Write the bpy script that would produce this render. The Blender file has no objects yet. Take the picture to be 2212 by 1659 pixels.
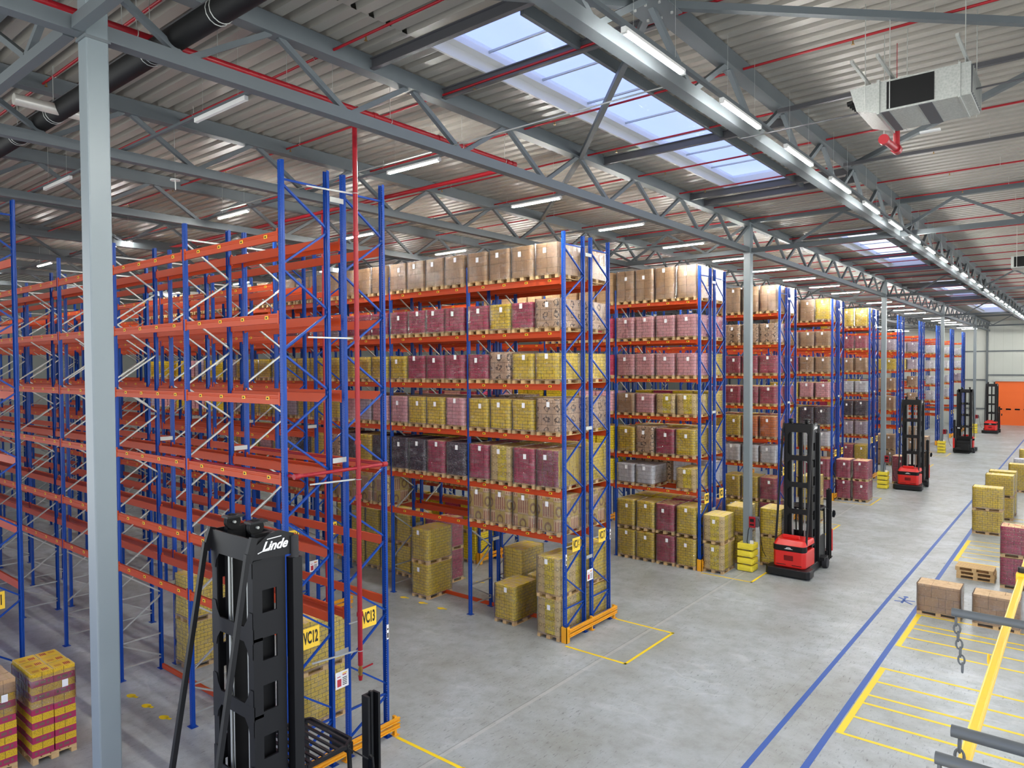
import bpy, math, random
from mathutils import Matrix, Vector
random.seed(7)
S = bpy.context.scene
COL = S.collection
PI = math.pi
# ------------------------------------------------------------------ camera
F_PX = 1532.36
YAW, PITCH, ROLL = -0.6827, 0.0238, -0.0058
CAM = (11.755, -7.639, 8.002)
fw = Vector((math.sin(YAW)*math.cos(PITCH), math.cos(YAW)*math.cos(PITCH), -math.sin(PITCH)))
rt = Vector((math.cos(YAW), -math.sin(YAW), 0)); up = rt.cross(fw)
r2 = rt*math.cos(ROLL) + up*math.sin(ROLL); u2 = up*math.cos(ROLL) - rt*math.sin(ROLL)
cd = bpy.data.cameras.new('camera'); cam = bpy.data.objects.new('camera', cd); COL.objects.link(cam)
cam.matrix_world = Matrix(((r2.x, u2.x, -fw.x, CAM[0]), (r2.y, u2.y, -fw.y, CAM[1]), (r2.z, u2.z, -fw.z, CAM[2]), (0, 0, 0, 1)))
cd.sensor_width = 36; cd.lens = 36*F_PX/2212; cd.clip_start = .05; cd.clip_end = 400
S.camera = cam
# ------------------------------------------------------------------ world, exposure
W = bpy.data.worlds.new('sky'); S.world = W; W.use_nodes = True
wt = W.node_tree; wb = wt.nodes['Background']; wb.inputs[1].default_value = 1.0
_tc = wt.nodes.new('ShaderNodeTexCoord'); _sp = wt.nodes.new('ShaderNodeSeparateXYZ'); _cr = wt.nodes.new('ShaderNodeValToRGB')
wt.links.new(_tc.outputs['Generated'], _sp.inputs[0]); wt.links.new(_sp.outputs[2], _cr.inputs[0]); wt.links.new(_cr.outputs[0], wb.inputs[0])
# bright horizon added as fill through walls left out behind and right of the camera, bluish dusk sky higher up
HOR, SKYC = (.60, .62, .61, 1), (.185, .235, .46, 1)
_e = _cr.color_ramp.elements; _e[0].position = .16; _e[0].color = HOR; _e[1].position = .26; _e[1].color = SKYC
S.view_settings.view_transform = 'Standard'; S.view_settings.look = 'None'
S.view_settings.gamma = 1; S.view_settings.use_curve_mapping = False
S.view_settings.exposure = 1.97
S.cycles.max_bounces = 10; S.cycles.diffuse_bounces = 6; S.cycles.glossy_bounces = 4; S.cycles.transparent_max_bounces = 16
LAMP_STRENGTH = 88.0
# ------------------------------------------------------------------ helpers
def lin(c):
    c = c.lstrip('#'); r = [int(c[i:i+2], 16)/255 for i in (0, 2, 4)]
    return tuple((x/12.92 if x <= .04045 else ((x+.055)/1.055)**2.4) for x in r) + (1,)
class G:
    """small node graph builder"""
    def __init__(s, name):
        s.m = bpy.data.materials.new(name); s.m.use_nodes = True
        s.t = s.m.node_tree; s.b = s.t.nodes['Principled BSDF']; s.out = s.t.nodes['Material Output']
    def n(s, typ, ins=None, **kw):
        nd = s.t.nodes.new(typ)
        for k, v in kw.items(): setattr(nd, k, v)
        for k, v in (ins or {}).items():
            if hasattr(v, 'default_value') or isinstance(v, bpy.types.NodeSocket): s.t.links.new(v, nd.inputs[k])
            else: nd.inputs[k].default_value = v
        return nd
    def math(s, op, a, b=0.0, c=0.0):
        nd = s.t.nodes.new('ShaderNodeMath'); nd.operation = op
        for i, v in enumerate((a, b, c)):
            if isinstance(v, bpy.types.NodeSocket): s.t.links.new(v, nd.inputs[i])
            else: nd.inputs[i].default_value = v
        return nd.outputs[0]
    def mix(s, f, a, b):
        nd = s.t.nodes.new('ShaderNodeMix'); nd.data_type = 'RGBA'
        for i, v in ((0, f), (6, a), (7, b)):
            if isinstance(v, bpy.types.NodeSocket): s.t.links.new(v, nd.inputs[i])
            else: nd.inputs[i].default_value = v
        return nd.outputs[2]
    def set(s, **kw):
        names = dict(col='Base Color', rough='Roughness', metal='Metallic', spec='Specular IOR Level', em='Emission Color', es='Emission Strength', alpha='Alpha', normal='Normal', coat='Coat Weight')
        for k, v in kw.items():
            i = s.b.inputs[names[k]]
            if isinstance(v, bpy.types.NodeSocket): s.t.links.new(v, i)
            else: i.default_value = v
        return s
    def xyz(s, kind='Object'):
        tc = s.n('ShaderNodeTexCoord'); sp = s.n('ShaderNodeSeparateXYZ', {0: tc.outputs[kind]})
        return tc.outputs[kind], sp.outputs[0], sp.outputs[1], sp.outputs[2]
    def noise(s, vec, scale, detail=3, rough=.5):
        return s.n('ShaderNodeTexNoise', {'Vector': vec, 'Scale': scale, 'Detail': detail, 'Roughness': rough}).outputs[0]
    def scaled(s, vec, sx, sy, sz):
        return s.n('ShaderNodeVectorMath', {0: vec, 1: (sx, sy, sz)}, operation='MULTIPLY').outputs[0]
    def step(s, v, a, b):
        return s.n('ShaderNodeMapRange', {0: v, 1: a, 2: b}).outputs[0]
    def bump(s, h, st=.3, d=.01):
        return s.n('ShaderNodeBump', {'Strength': st, 'Distance': d, 'Height': h}).outputs[0]
def plain(name, c, rough=.5, metal=0.0, spec=.5, var=.0, vs=3.0):
    g = G(name); col = lin(c)
    if var:
        v, x, y, z = g.xyz(); n = g.noise(v, vs, 4)
        col = g.mix(g.math('MULTIPLY', n, var), col, tuple(k*.55 for k in col[:3])+(1,))
    g.set(col=col, rough=rough, metal=metal, spec=spec)
    return g.m
M = {}
M['post'] = None
def mk_post():
    g = G('blue_post_paint'); v, x, y, z = g.xyz()
    g.set(col=lin('0a3f94'), rough=.3, spec=.3)
    # two columns of real (see-through) slots punched in the front face
    zz = g.math('FRACT', g.math('MULTIPLY', z, 20.0)); inz = g.math('MULTIPLY', g.math('GREATER_THAN', zz, .3), g.math('LESS_THAN', zz, .75))
    ax = g.math('ABSOLUTE', x); inx = g.math('MULTIPLY', g.math('GREATER_THAN', ax, .028), g.math('LESS_THAN', ax, .040))
    ay = g.math('LESS_THAN', y, -.038)
    h = g.math('MULTIPLY', g.math('MULTIPLY', inz, inx), ay)
    g.set(alpha=g.math('SUBTRACT', 1.0, h))
    return g.m
M['post'] = mk_post()
M['blue'] = plain('blue_paint', '0a3f94', .32, 0, .3)
M['orange'] = plain('orange_beam_paint', 'bd441b', .36, 0, .3, .25, 2)
M['galv'] = plain('galvanised_steel', 'b9bcb8', .42, .55, .5, .3, 9)
M['truss'] = plain('grey_truss_paint', '5b6266', .5, 0, .4, .15, 3)
M['column'] = plain('grey_column_paint', '747e83', .36, 0, .5, .12, 2)
M['darkbeam'] = plain('dark_grey_paint', '4a4a4e', .5, 0)
M['red'] = plain('red_pipe_paint', '951420', .35, 0, .4)
M['truckred'] = plain('truck_red_paint', 'cf1c16', .3, 0, .6)
M['black'] = plain('black_steel', '101012', .42, 0, .4)
M['blackm'] = plain('matt_black_plastic', '0b0b0c', .6, 0, .3)
M['rubber'] = plain('dark_rubber', '2b2b2d', .8)
M['guard'] = plain('yellow_orange_guard', 'e8a21e', .4)
M['yellow'] = plain('safety_yellow', 'f0c52a', .4)
M['plasty'] = plain('yellow_plastic', 'e6d23c', .45)
M['signy'] = plain('sign_yellow', 'f5cc3c', .45)
M['white'] = plain('white_label', 'e6e6e6', .5)
M['whitep'] = plain('white_plastic', 'd8d8d6', .5)
M['ink'] = plain('black_ink', '1c1a18', .6)
M['redink'] = plain('red_ink', 'b83040', .6)
M['labely'] = plain('yellow_location_label', 'e8b820', .5)
M['liney'] = plain('yellow_floor_paint', 'f5d21c', .5, 0, .4, .15, 6)
M['lineb'] = plain('blue_floor_paint', '1650a4', .5, 0, .5, .3, 6)
M['doorc'] = plain('orange_door_fabric', 'ee6a22', .5)
M['steelgrey'] = plain('dull_grey_tube', '5a5e60', .5, .2)
M['foil'] = plain('foil_insulation', 'dedad2', .35, .4, .5, .3, 20)
M['brass'] = plain('brass', '9c7a3c', .35, .8)
M['glassdark'] = plain('dark_glass', '15181c', .1)
def lamp_mat():
    g = G('lamp_diffuser'); g.set(col=(1, 1, 1, 1), em=(1.0, .985, .94, 1), es=LAMP_STRENGTH); return g.m
M['lamp'] = lamp_mat()
def wood():
    g = G('pallet_wood'); v, x, y, z = g.xyz()
    oi = g.n('ShaderNodeObjectInfo').outputs['Random']
    n = g.noise(g.scaled(v, 3, 14, 14), 3, 4)
    c = g.mix(n, lin('b48c5a'), lin('e8c890')); c = g.mix(g.math('MULTIPLY', oi, .45), c, lin('7d6a55'))
    g.set(col=c, rough=.8); return g.m
M['wood'] = wood()
def deckmat():
    g = G('roof_sheet'); v, x, y, z = g.xyz(); n = g.noise(v, .6, 4)
    g.set(col=g.mix(n, lin('8e8a82'), lin('9e9a92')), rough=.4, metal=.05); return g.m
M['deck'] = deckmat()
def concrete():
    g = G('concrete_floor'); v, x, y, z = g.xyz()
    big = g.noise(v, .35, 6, .6); mid = g.noise(v, 2.2, 6, .65)
    c = g.mix(g.step(big, .35, .65), lin('92958f'), lin('aeb5b7'))
    c = g.mix(g.math('MULTIPLY', g.step(mid, .45, .75), .55), c, lin('7c7d74'))
    # tyre scuffs running across the aisle, rubbed in streaks
    st = g.noise(g.scaled(v, 6, 1.4, 1), 3.2, 8, .7); area = g.noise(v, .22, 3)
    sc = g.math('MULTIPLY', g.step(st, .57, .68), g.step(area, .32, .52))
    c = g.mix(g.math('MULTIPLY', sc, .8), c, lin('3c3d39'))
    w = g.n('ShaderNodeTexWave', {'Vector': v, 'Scale': .35, 'Distortion': 14.0, 'Detail': 3.0, 'Detail Scale': 1.2}, wave_type='RINGS').outputs['Color']
    pale = g.math('MULTIPLY', g.step(w, .93, 1.0), g.step(big, .5, .62))
    c = g.mix(g.math('MULTIPLY', pale, .35), c, lin('c6cac6'))
    fine = g.noise(g.scaled(v, 2.5, 9, 1), 5.0, 6, .7); c = g.mix(g.math('MULTIPLY', g.step(fine, .52, .7), .28), c, lin('70726c'))
    # construction joints
    def joint(s, at, wd):
        d = g.math('ABSOLUTE', g.math('SUBTRACT', s, at)); return g.math('LESS_THAN', d, wd)
    j = g.math('MAXIMUM', joint(x, 1.42, .012), joint(x, 6.1, .004))
    j = g.math('MAXIMUM', j, joint(x, -22.2, .012))
    c = g.mix(g.math('MULTIPLY', j, .5), c, lin('6f6f68'))
    pj = joint(x, 1.49, .05); c = g.mix(g.math('MULTIPLY', pj, .3), c, lin('c9c8c0'))
    g.set(col=c, rough=g.math('ADD', g.math('MULTIPLY', mid, .25), .26), spec=.5, normal=g.bump(st, .06, .004)); return g.m
M['floor'] = concrete()
def wallmat():
    g = G('wall_panel'); v, x, y, z = g.xyz()
    f = g.math('FRACT', g.math('MULTIPLY', x, 1.0)); l = g.math('LESS_THAN', f, .02)
    g.set(col=g.mix(l, lin('b6bab3'), lin('a0a49d')), rough=.5); return g.m
M['wall'] = wallmat()
def glass():
    g = G('skylight_sheet'); nt = g.t
    tr = g.n('ShaderNodeBsdfTransparent', {0: (.96, .97, 1, 1)}); gl = g.n('ShaderNodeBsdfGlossy', {'Roughness': .25})
    tl = g.n('ShaderNodeBsdfTranslucent', {0: (.8, .85, .95, 1)})
    m1 = g.n('ShaderNodeMixShader', {0: .25, 1: tr.outputs[0], 2: tl.outputs[0]})
    m2 = g.n('ShaderNodeMixShader', {0: .06, 1: m1.outputs[0], 2: gl.outputs[0]})
    nt.links.new(m2.outputs[0], g.out.inputs[0]); return g.m
M['glass'] = glass()
def wrap():
    g = G('stretch_wrap'); nt = g.t; v, x, y, z = g.xyz()
    oi = g.n('ShaderNodeObjectInfo').outputs['Random']
    vv = g.n('ShaderNodeVectorMath', {0: v, 1: g.n('ShaderNodeCombineXYZ', {0: g.math('MULTIPLY', oi, 50.0), 1: g.math('MULTIPLY', oi, 31.0)}).outputs[0]}, operation='ADD').outputs[0]
    n = g.noise(g.scaled(vv, 1.3, 1.3, 3.2), 3.0, 5, .62); n2 = g.noise(g.scaled(vv, 4, 4, .9), 2.0, 3)
    h = g.math('ADD', n, g.math('MULTIPLY', n2, .6))
    b = g.bump(h, 1.0, .06)
    tr = g.n('ShaderNodeBsdfTransparent', {0: (1, 1, 1, 1)}); gl = g.n('ShaderNodeBsdfGlossy', {'Roughness': .09, 'Color': (.95, .95, .95, 1), 'Normal': b})
    df = g.n('ShaderNodeBsdfDiffuse', {'Color': (.72, .72, .74, 1)})
    fr = g.n('ShaderNodeFresnel', {'IOR': 1.5, 'Normal': b})
    f = g.math('ADD', g.math('MULTIPLY', fr.outputs[0], 1.0), .05)
    m0 = g.n('ShaderNodeMixShader', {0: g.math('MULTIPLY', g.step(n, .5, .8), .22), 1: tr.outputs[0], 2: df.outputs[0]})
    m1 = g.n('ShaderNodeMixShader', {0: f, 1: m0.outputs[0], 2: gl.outputs[0]})
    nt.links.new(m1.outputs[0], g.out.inputs[0]); return g.m
M['wrap'] = wrap()
def ahu_mat():
    g = G('galvanised_sheet'); v, x, y, z = g.xyz(); n = g.n('ShaderNodeTexVoronoi', {'Vector': v, 'Scale': 30.0}).outputs['Distance']
    g.set(col=g.mix(n, lin('a6aaa6'), lin('c0c3bf')), rough=.4, metal=.5); return g.m
M['sheet'] = ahu_mat()

class MB:
    def __init__(s): s.v = []; s.f = []; s.mi = []; s.mats = []; s.cur = 0; s.sm = []; s.smooth = False
    def mat(s, m):
        m = M[m] if isinstance(m, str) else m
        if m not in s.mats: s.mats.append(m)
        s.cur = s.mats.index(m); return s
    def add(s, vs, fs):
        o = len(s.v); s.v += [tuple(p) for p in vs]
        for f in fs: s.f.append(tuple(i+o for i in f)); s.mi.append(s.cur); s.sm.append(s.smooth)
        return s
    def box(s, x0, x1, y0, y1, z0, z1):
        return s.add([(x0,y0,z0),(x1,y0,z0),(x1,y1,z0),(x0,y1,z0),(x0,y0,z1),(x1,y0,z1),(x1,y1,z1),(x0,y1,z1)],
                     [(3,2,1,0),(4,5,6,7),(0,1,5,4),(1,2,6,5),(2,3,7,6),(3,0,4,7)])
    def bar(s, a, b, w, h=None, upv=(0,0,1)):
        h = h or w; a = Vector(a); b = Vector(b); d = (b-a).normalized(); u = Vector(upv)
        if abs(d.dot(u)) > .95: u = Vector((0,1,0))
        r = d.cross(u).normalized()*w/2; u = r.cross(d).normalized()*h/2
        p = [a-r-u, a+r-u, a+r+u, a-r+u, b-r-u, b+r-u, b+r+u, b-r+u]
        return s.add(p, [(0,1,2,3),(7,6,5,4),(1,0,4,5),(2,1,5,6),(3,2,6,7),(0,3,7,4)])
    def cyl(s, a, b, r, n=12, r2=None, caps=True):
        a = Vector(a); b = Vector(b); r2 = r if r2 is None else r2; d = (b-a).normalized()
        u = Vector((0,0,1)) if abs(d.z) < .9 else Vector((1,0,0)); x = d.cross(u).normalized(); y = d.cross(x)
        p = [a+(x*math.cos(t)+y*math.sin(t))*r for t in [2*PI*i/n for i in range(n)]] + [b+(x*math.cos(t)+y*math.sin(t))*r2 for t in [2*PI*i/n for i in range(n)]]
        o = s.smooth; s.smooth = True
        s.add(p, [(i, i+n, (i+1)%n+n, (i+1)%n) for i in range(n)]); s.smooth = o
        if caps:
            s.add(p[:n], [tuple(range(n))]); s.add(p[n:], [tuple(range(n))[::-1]])
        return s
    def tube(s, pts, r, n=10):
        for a, b in zip(pts[:-1], pts[1:]): s.cyl(a, b, r, n)
        return s
    def prism(s, poly, axis, a, b):
        """poly in the two other axes (in order), extruded along axis a..b"""
        def P(p, t):
            if axis == 0: return (t, p[0], p[1])
            if axis == 1: return (p[0], t, p[1])
            return (p[0], p[1], t)
        n = len(poly); vs = [P(p, a) for p in poly]+[P(p, b) for p in poly]
        return s.add(vs, [(i, (i+1)%n, (i+1)%n+n, i+n) for i in range(n)]+[tuple(range(n))[::-1], tuple(range(n, 2*n))])
    def torus(s, c, R, r, ax1, ax2, n=14, m=6, sy=1.0):
        c = Vector(c); a = Vector(ax1); b = Vector(ax2); nn = a.cross(b); vs = []; fs = []
        for i in range(n):
            t = 2*PI*i/n; rad = a*math.cos(t)+b*math.sin(t)*sy
            for j in range(m):
                q = 2*PI*j/m; vs.append(c+rad*R+(rad.normalized()*math.cos(q)+nn*math.sin(q))*r)
        for i in range(n):
            for j in range(m): fs.append((i*m+j, ((i+1)%n)*m+j, ((i+1)%n)*m+(j+1)%m, i*m+(j+1)%m))
        o = s.smooth; s.smooth = True; s.add(vs, fs); s.smooth = o; return s
    def mesh(s, name):
        me = bpy.data.meshes.new(name); me.from_pydata(s.v, [], s.f)
        for m in s.mats: me.materials.append(m)
        me.polygons.foreach_set('material_index', s.mi); me.polygons.foreach_set('use_smooth', s.sm)
        me.update(); return me
    def build(s, name, parent=None, loc=(0,0,0), bevel=0, seg=2):
        return put(name, s.mesh(name), parent, loc, bevel, seg)
def put(name, me, parent=None, loc=(0,0,0), bevel=0, seg=2):
    o = bpy.data.objects.new(name, me); COL.objects.link(o); o.location = loc
    if parent: o.parent = parent
    if bevel:
        b = o.modifiers.new('bevel', 'BEVEL'); b.width = bevel; b.segments = seg; b.limit_method = 'ANGLE'; b.angle_limit = .6
    return o
def tag(o, label, cat, group=None):
    o['label'] = label; o['category'] = cat
    if group: o['group'] = group
    return o
def thing(name, label, cat, loc=(0,0,0), rz=0, group=None):
    o = bpy.data.objects.new(name, None); COL.objects.link(o); o.location = loc; o.rotation_euler = (0,0,rz); o.empty_display_size = .1
    return tag(o, label, cat, group)
def structure(o): o['kind'] = 'structure'; return o
def text_mesh(txt, size, mat, shear=0.0, ext=.002):
    cu = bpy.data.curves.new('t', 'FONT'); cu.body = txt; cu.size = size; cu.shear = shear; cu.extrude = ext; cu.align_x = 'CENTER'; cu.align_y = 'CENTER'
    cu.offset = size*.028
    ob = bpy.data.objects.new('t', cu); COL.objects.link(ob)
    dg = bpy.context.evaluated_depsgraph_get(); me = bpy.data.meshes.new_from_object(ob.evaluated_get(dg))
    bpy.data.objects.remove(ob); me.materials.clear(); me.materials.append(M[mat]); return me
ORD = ['first','second','third','fourth','fifth','sixth','seventh','eighth','ninth','tenth','eleventh','twelfth','thirteenth','fourteenth','fifteenth','sixteenth','seventeenth','eighteenth','nineteenth','twentieth']
ORD += ['twenty-'+w for w in ORD[:9]]+['thirtieth']+['thirty-'+w for w in ORD[:9]]
# ------------------------------------------------------------------ building shell
X0, X1, Y0, Y1 = -52.0, 30.0, -13.0, 105.5
DZ = 13.72       # underside of the roof sheets
COLX, COLY0, BAY = 1.45, -3.98, 23.6
structure(MB().mat('floor').box(X0, X1, Y0, Y1, -.3, 0).build('floor'))
SKX0, SKX1 = 2.62, 4.72
SKY = [(COLY0+k*BAY+5.15, COLY0+k*BAY+19.1) for k in range(4)]
def deck_strip(mb, x0, x1, y0, y1):
    p = .36; ks = int(round((y1-y0)/p)); p = (y1-y0)/ks; pts = []
    for k in range(ks):
        y = y0+k*p; pts += [(y, DZ), (y+p*.54, DZ), (y+p*.64, DZ+.15), (y+p*.90, DZ+.15)]
    pts.append((y1, DZ)); n = len(pts)
    mb.add([(x0, a, b) for a, b in pts]+[(x1, a, b) for a, b in pts], [(i, i+1, i+1+n, i+n) for i in range(n-1)])
dk = MB().mat('deck')
deck_strip(dk, X0, SKX0, Y0, Y1); deck_strip(dk, SKX1, X1, Y0, Y1)
ys = [Y0]+[v for s in SKY for v in s]+[Y1]
for a, b in zip(ys[::2], ys[1::2]): deck_strip(dk, SKX0, SKX1, a, b)
# insulation slab above the sheets keeps the daylight out
z0 = DZ+.16
dk.box(X0, SKX0, Y0, Y1, z0, z0+.1); dk.box(SKX1, X1, Y0, Y1, z0, z0+.1)
for a, b in zip(ys[::2], ys[1::2]): dk.box(SKX0, SKX1, a, b, z0, z0+.1)
structure(dk.build('ceiling'))
wl = MB().mat('wall')
DX0, DX1, DZ1 = 2.15, 9.2, 5.75
wl.box(X0, DX0, Y1, Y1+.2, 0, DZ+.3); wl.box(DX1, X1, Y1, Y1+.2, 0, DZ+.3); wl.box(DX0, DX1, Y1, Y1+.2, DZ1, DZ+.3)
structure(wl.build('wall_back'))
structure(MB().mat('wall').box(X0-.2, X0, Y0, Y1, 0, DZ+.3).build('wall_left'))
tr = MB().mat('truss')
for zz, xa, xb in ((9.75, X0, X1), (6.6, DX0-.9, X1), (5.95, X0, 1.2), (2.1, X0, 1.2)): tr.box(xa, xb, Y1-.12, Y1, zz-.08, zz+.08)
for xx in (1.25, 10.2, -10, -22, -34): tr.box(xx-.12, xx+.12, Y1-.22, Y1-.12, 0, DZ)
structure(tr.build('trim_1'))
dr = thing('orange_door', 'orange roll-up fabric door with dark vision slots in the far wall', 'door', (DX0, Y1, 0))
MB().mat('doorc').box(0, DX1-DX0, .02, .08, 0, DZ1).build('door_curtain', dr)
for k in range(5): MB().mat('glassdark').prism([(.25+.95*k+a, 2.0+b) for a, b in ((0,.04),(.04,0),(.52,0),(.56,.04),(.56,.16),(.52,.2),(.04,.2),(0,.16))], 1, 0.0, .03).build('vision_slot', dr)
MB().mat('galv').box(-.1, 0, -.06, .06, 0, DZ1+.1).box(-.3, DX1-DX0+.3, -.2, -.02, DZ1, DZ1+.28).build('door_rail', dr)
sg = tag(MB().mat('whitep').box(2.0, 3.4, 62.0, 62.02, 1.9, 2.4).mesh('x') and MB().mat('white').box(-.25, .25, -.02, 0, -.35, .35).build('wall_sign', None, (-.6, 100.4, 6.9)), 'x', 'x')
bpy.data.objects.remove(sg)
# skylights
for k, (a, b) in enumerate(SKY):
    t = thing('skylight', ['longest looking rooflight with red pipes beneath, nearest in the roof', 'second rooflight from the camera, beyond the first column', 'third rooflight down the main aisle, near the fourth', 'farthest rooflight of the row down the main aisle'][k], 'skylight', (0, 0, 0), 0, 'rooflights above the main aisle')
    MB().mat('glass').box(SKX0+.05, SKX1-.05, a+.05, b-.05, DZ+.42, DZ+.43).build('glazing', t)
    c = MB().mat('whitep')
    for q in ((SKX0-.02, SKX0+.03, a, b), (SKX1-.03, SKX1+.02, a, b), (SKX0, SKX1, a-.02, a+.03), (SKX0, SKX1, b-.03, b+.02)): c.box(*q, DZ-.02, DZ+.5)
    c.box(SKX0-.0, SKX0+.22, a, b, DZ+.18, DZ+.22)
    c.build('curb', t)
    n = 8
    for i in range(1, n):
        y = a+(b-a)*i/n; MB().mat('galv').box(SKX0, SKX1, y-.02, y+.02, DZ+.38, DZ+.42).build('glazing_bar', t)
# ------------------------------------------------------------------ steel frame
for k in range(5):
    y = COLY0+BAY*k if k else -3.74
    t = thing('steel_column', ['wide grey steel column in the left foreground, nearest the camera', 'grey steel column behind the yellow foam protector and nearest red truck', 'third grey column down the aisle, behind the second parked truck', 'fourth grey column down the aisle near the reversed truck', 'farthest grey column near the back wall'][k], 'column', (COLX, y, 0))
    MB().mat('column').box(-.14, .14, -.14, .14, 0, 13.55).build('shaft', t, bevel=.02)
    MB().mat('column').box(-.22, .22, -.22, .22, 0, .03).build('base_plate', t)
    MB().mat('truss').box(-.15, .15, -.16, .16, 12.33, 12.37).build('cap_plate', t)
PN = BAY/8
def truss(x, k, lab, deep=True):
    ya = COLY0+BAY*k; yb = ya+BAY
    zb, zt = 12.48, 13.42
    t = thing('roof_truss', lab, 'truss', (x, ya, 0))
    MB().mat('truss').box(-.1, .1, 0, BAY, zb-.1, zb+.1).build('bottom_chord', t)
    MB().mat('truss').box(-.09, .09, 0, BAY, zt-.02, zt+.28).box(-.13, .13, 0, BAY, zt-.04, zt-.02).build('top_chord', t)
    if k < 2:
        for i in range(8):
            for s in (0, 1):
                y0_, y1_ = (i*PN+.08, (i+.5)*PN-.06) if s == 0 else ((i+1)*PN-.08, (i+.5)*PN+.06)
                MB().mat('truss').bar((0, y0_, zt-.02), (0, y1_, zb+.08), .09).build('diagonal', t)
    else:
        m = MB().mat('truss')
        for i in range(8): m.bar((0, i*PN+.08, zt-.02), (0, (i+.5)*PN-.06, zb+.08), .09); m.bar((0, (i+1)*PN-.08, zt-.02), (0, (i+.5)*PN+.06, zb+.08), .09)
        m.build('web', t)
TX = [6.62, COLX, -4.05, -9.55, -15.1, -20.6, -26.1, -31.6, 12.0, 17.4]
xn = ['above the main aisle beside the lamp row', 'over the steel columns', 'over the rack ends left of the columns', 'third left of the lamp row', 'fourth left of the lamp row', 'fifth left of the lamp row', 'sixth left of the lamp row', 'seventh left of the lamp row', 'right of the main aisle', 'farthest right']
kn = ['nearest span', 'second span', 'third span', 'fourth span', 'last span', 'span behind']
for i, x in enumerate(TX):
    for k in ([-1] if i < 2 else [])+list(range(5)):
        if i > 5 and k > 2: continue
        truss(x, k, 'grey lattice roof truss %s, %s' % (xn[i], kn[k]), True)
# cross trusses on the column lines
for k in range(5):
    y = COLY0+BAY*k
    t = thing('cross_truss', 'grey truss across the hall over the %s column' % ['foreground', 'second', 'third', 'fourth', 'farthest'][k], 'truss', (COLX, y, 0))
    xa, xb = -33.0 if k < 3 else -17, 17.0
    for p, q in ((xa, -.15), (.15, xb)):
        MB().mat('truss').box(p, q, -.07, .07, 12.38, 12.54).build('bottom_chord', t); MB().mat('truss').box(p, q, -.07, .07, 13.5, 13.66).build('top_chord', t)
    m = MB().mat('truss'); h = 1.72; n0 = int(xa/(2*h))
    for i in range(n0, 5): m.bar((2*h*i, 0, 13.5), (2*h*i+h, 0, 12.54), .09); m.bar((2*h*i+2*h, 0, 13.5), (2*h*i+h, 0, 12.54), .09)
    m.build('web', t)
# roof bracing (crossing diagonals under the sheets)
def brace(a, b, lab):
    o = MB().mat('truss').bar((a[0], a[1], 13.42), (b[0], b[1], 13.42), .11, .11).build('roof_brace'); tag(o, lab, 'brace')
brace((COLX, -3.6), (6.5, 2.0), 'straight grey roof brace crossing the top edge, left of the lamp row')
brace((6.75, 2.2), (12.0, 7.4), 'straight grey roof brace above the air handler, top right')
brace((6.5, 2.2), (COLX, 7.9), 'grey diagonal brace seen against the nearest rooflight')
brace((COLX, 7.9), (-4.0, 13.5), 'grey diagonal brace continuing behind the column-line truss')
brace((12.0, 7.6), (6.75, 13.2), 'grey diagonal brace far right under the roof sheets')
pl = MB().mat('truss').box(-.3, .3, -.35, .35, -.012, .012)
for q in ((-.2,-.2),(-.2,.2),(.2,-.2),(.2,.2),(0,.25),(0,-.25)): pl.mat('galv').cyl((q[0], q[1], -.04), (q[0], q[1], .03), .022, 8)
tag(pl.build('gusset_plate', None, (6.62, 2.1, 13.36)), 'bolted grey gusset plate on the truss above the first lamp', 'plate')
# trimmer beams around the rooflights
for k in range(3):
    for j, (dy, lab) in enumerate(((4.9, 'near end'), (6.75, 'after the first pane'), (12.9, 'middle'), (18.25, 'last pane'), (19.3, 'far end'))):
        m = MB().mat('darkbeam'); y = COLY0+BAY*k+dy
        m.box(COLX+.1, TX[0]-.1, -.05, .05, 13.44, 13.46).box(COLX+.1, TX[0]-.1, -.008, .008, 13.46, 13.62).box(COLX+.1, TX[0]-.1, -.05, .05, 13.62, 13.64)
        tag(m.build('trimmer_beam', None, (0, y, 0)), 'dark steel beam under the %s rooflight, %s' % (ORD[k], lab), 'beam', 'beams under the rooflights')
    for x in (SKX1+.12,):
        m = MB().mat('truss').box(x-.04, x+.04, SKY[k][0], SKY[k][1], 13.5, 13.7)
        tag(m.build('edge_beam'), 'long dark beam along the right edge of the %s rooflight' % ORD[k], 'beam')
# ------------------------------------------------------------------ pipes
def heads(parent, xs, y, z):
    me = MB().mat('brass').cyl((0,0,-.03), (0,0,-.09), .012, 6).cyl((0,0,-.09), (0,0,-.095), .03, 8).mesh('sprinkler_head')
    for x in xs: put('sprinkler_head', me, parent, (x, y, z))
PZ = 13.52
HNG = MB().mat('galv').cyl((0, 0, 0), (0, 0, DZ-13.52), .006, 5).torus((0, 0, 0), .03, .005, (0,1,0), (0,0,1), 10, 4).mesh('hanger')
for k in range(28):
    y = -2.6+2.68*k
    t = thing('sprinkler_pipe', 'thin red sprinkler pipe under the roof, %s from the camera end' % ORD[k], 'pipe', (0, 0, 0), 0, 'red sprinkler pipes under the roof')
    MB().mat('red').cyl((-34 if k < 14 else -12, y, PZ), (18, y, PZ), .024, 8).build('pipe', t)
    if k < 9: heads(t, [-19.3+3.1*i for i in range(11)], y, PZ)
    if k < 12:
        for i in range(-2, 4): put('hanger', HNG, t, (i*4.4+1.0, y, PZ))
t = thing('sprinkler_main', 'thick red sprinkler main running beside the column-line truss chord', 'pipe')
MB().mat('red').tube([(.8, -12, 12.95), (.8, 5.9, 12.95)], .057, 14).cyl((.8, 5.85, 12.95), (.8, 6.0, 12.95), .07, 14).build('pipe', t)
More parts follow.
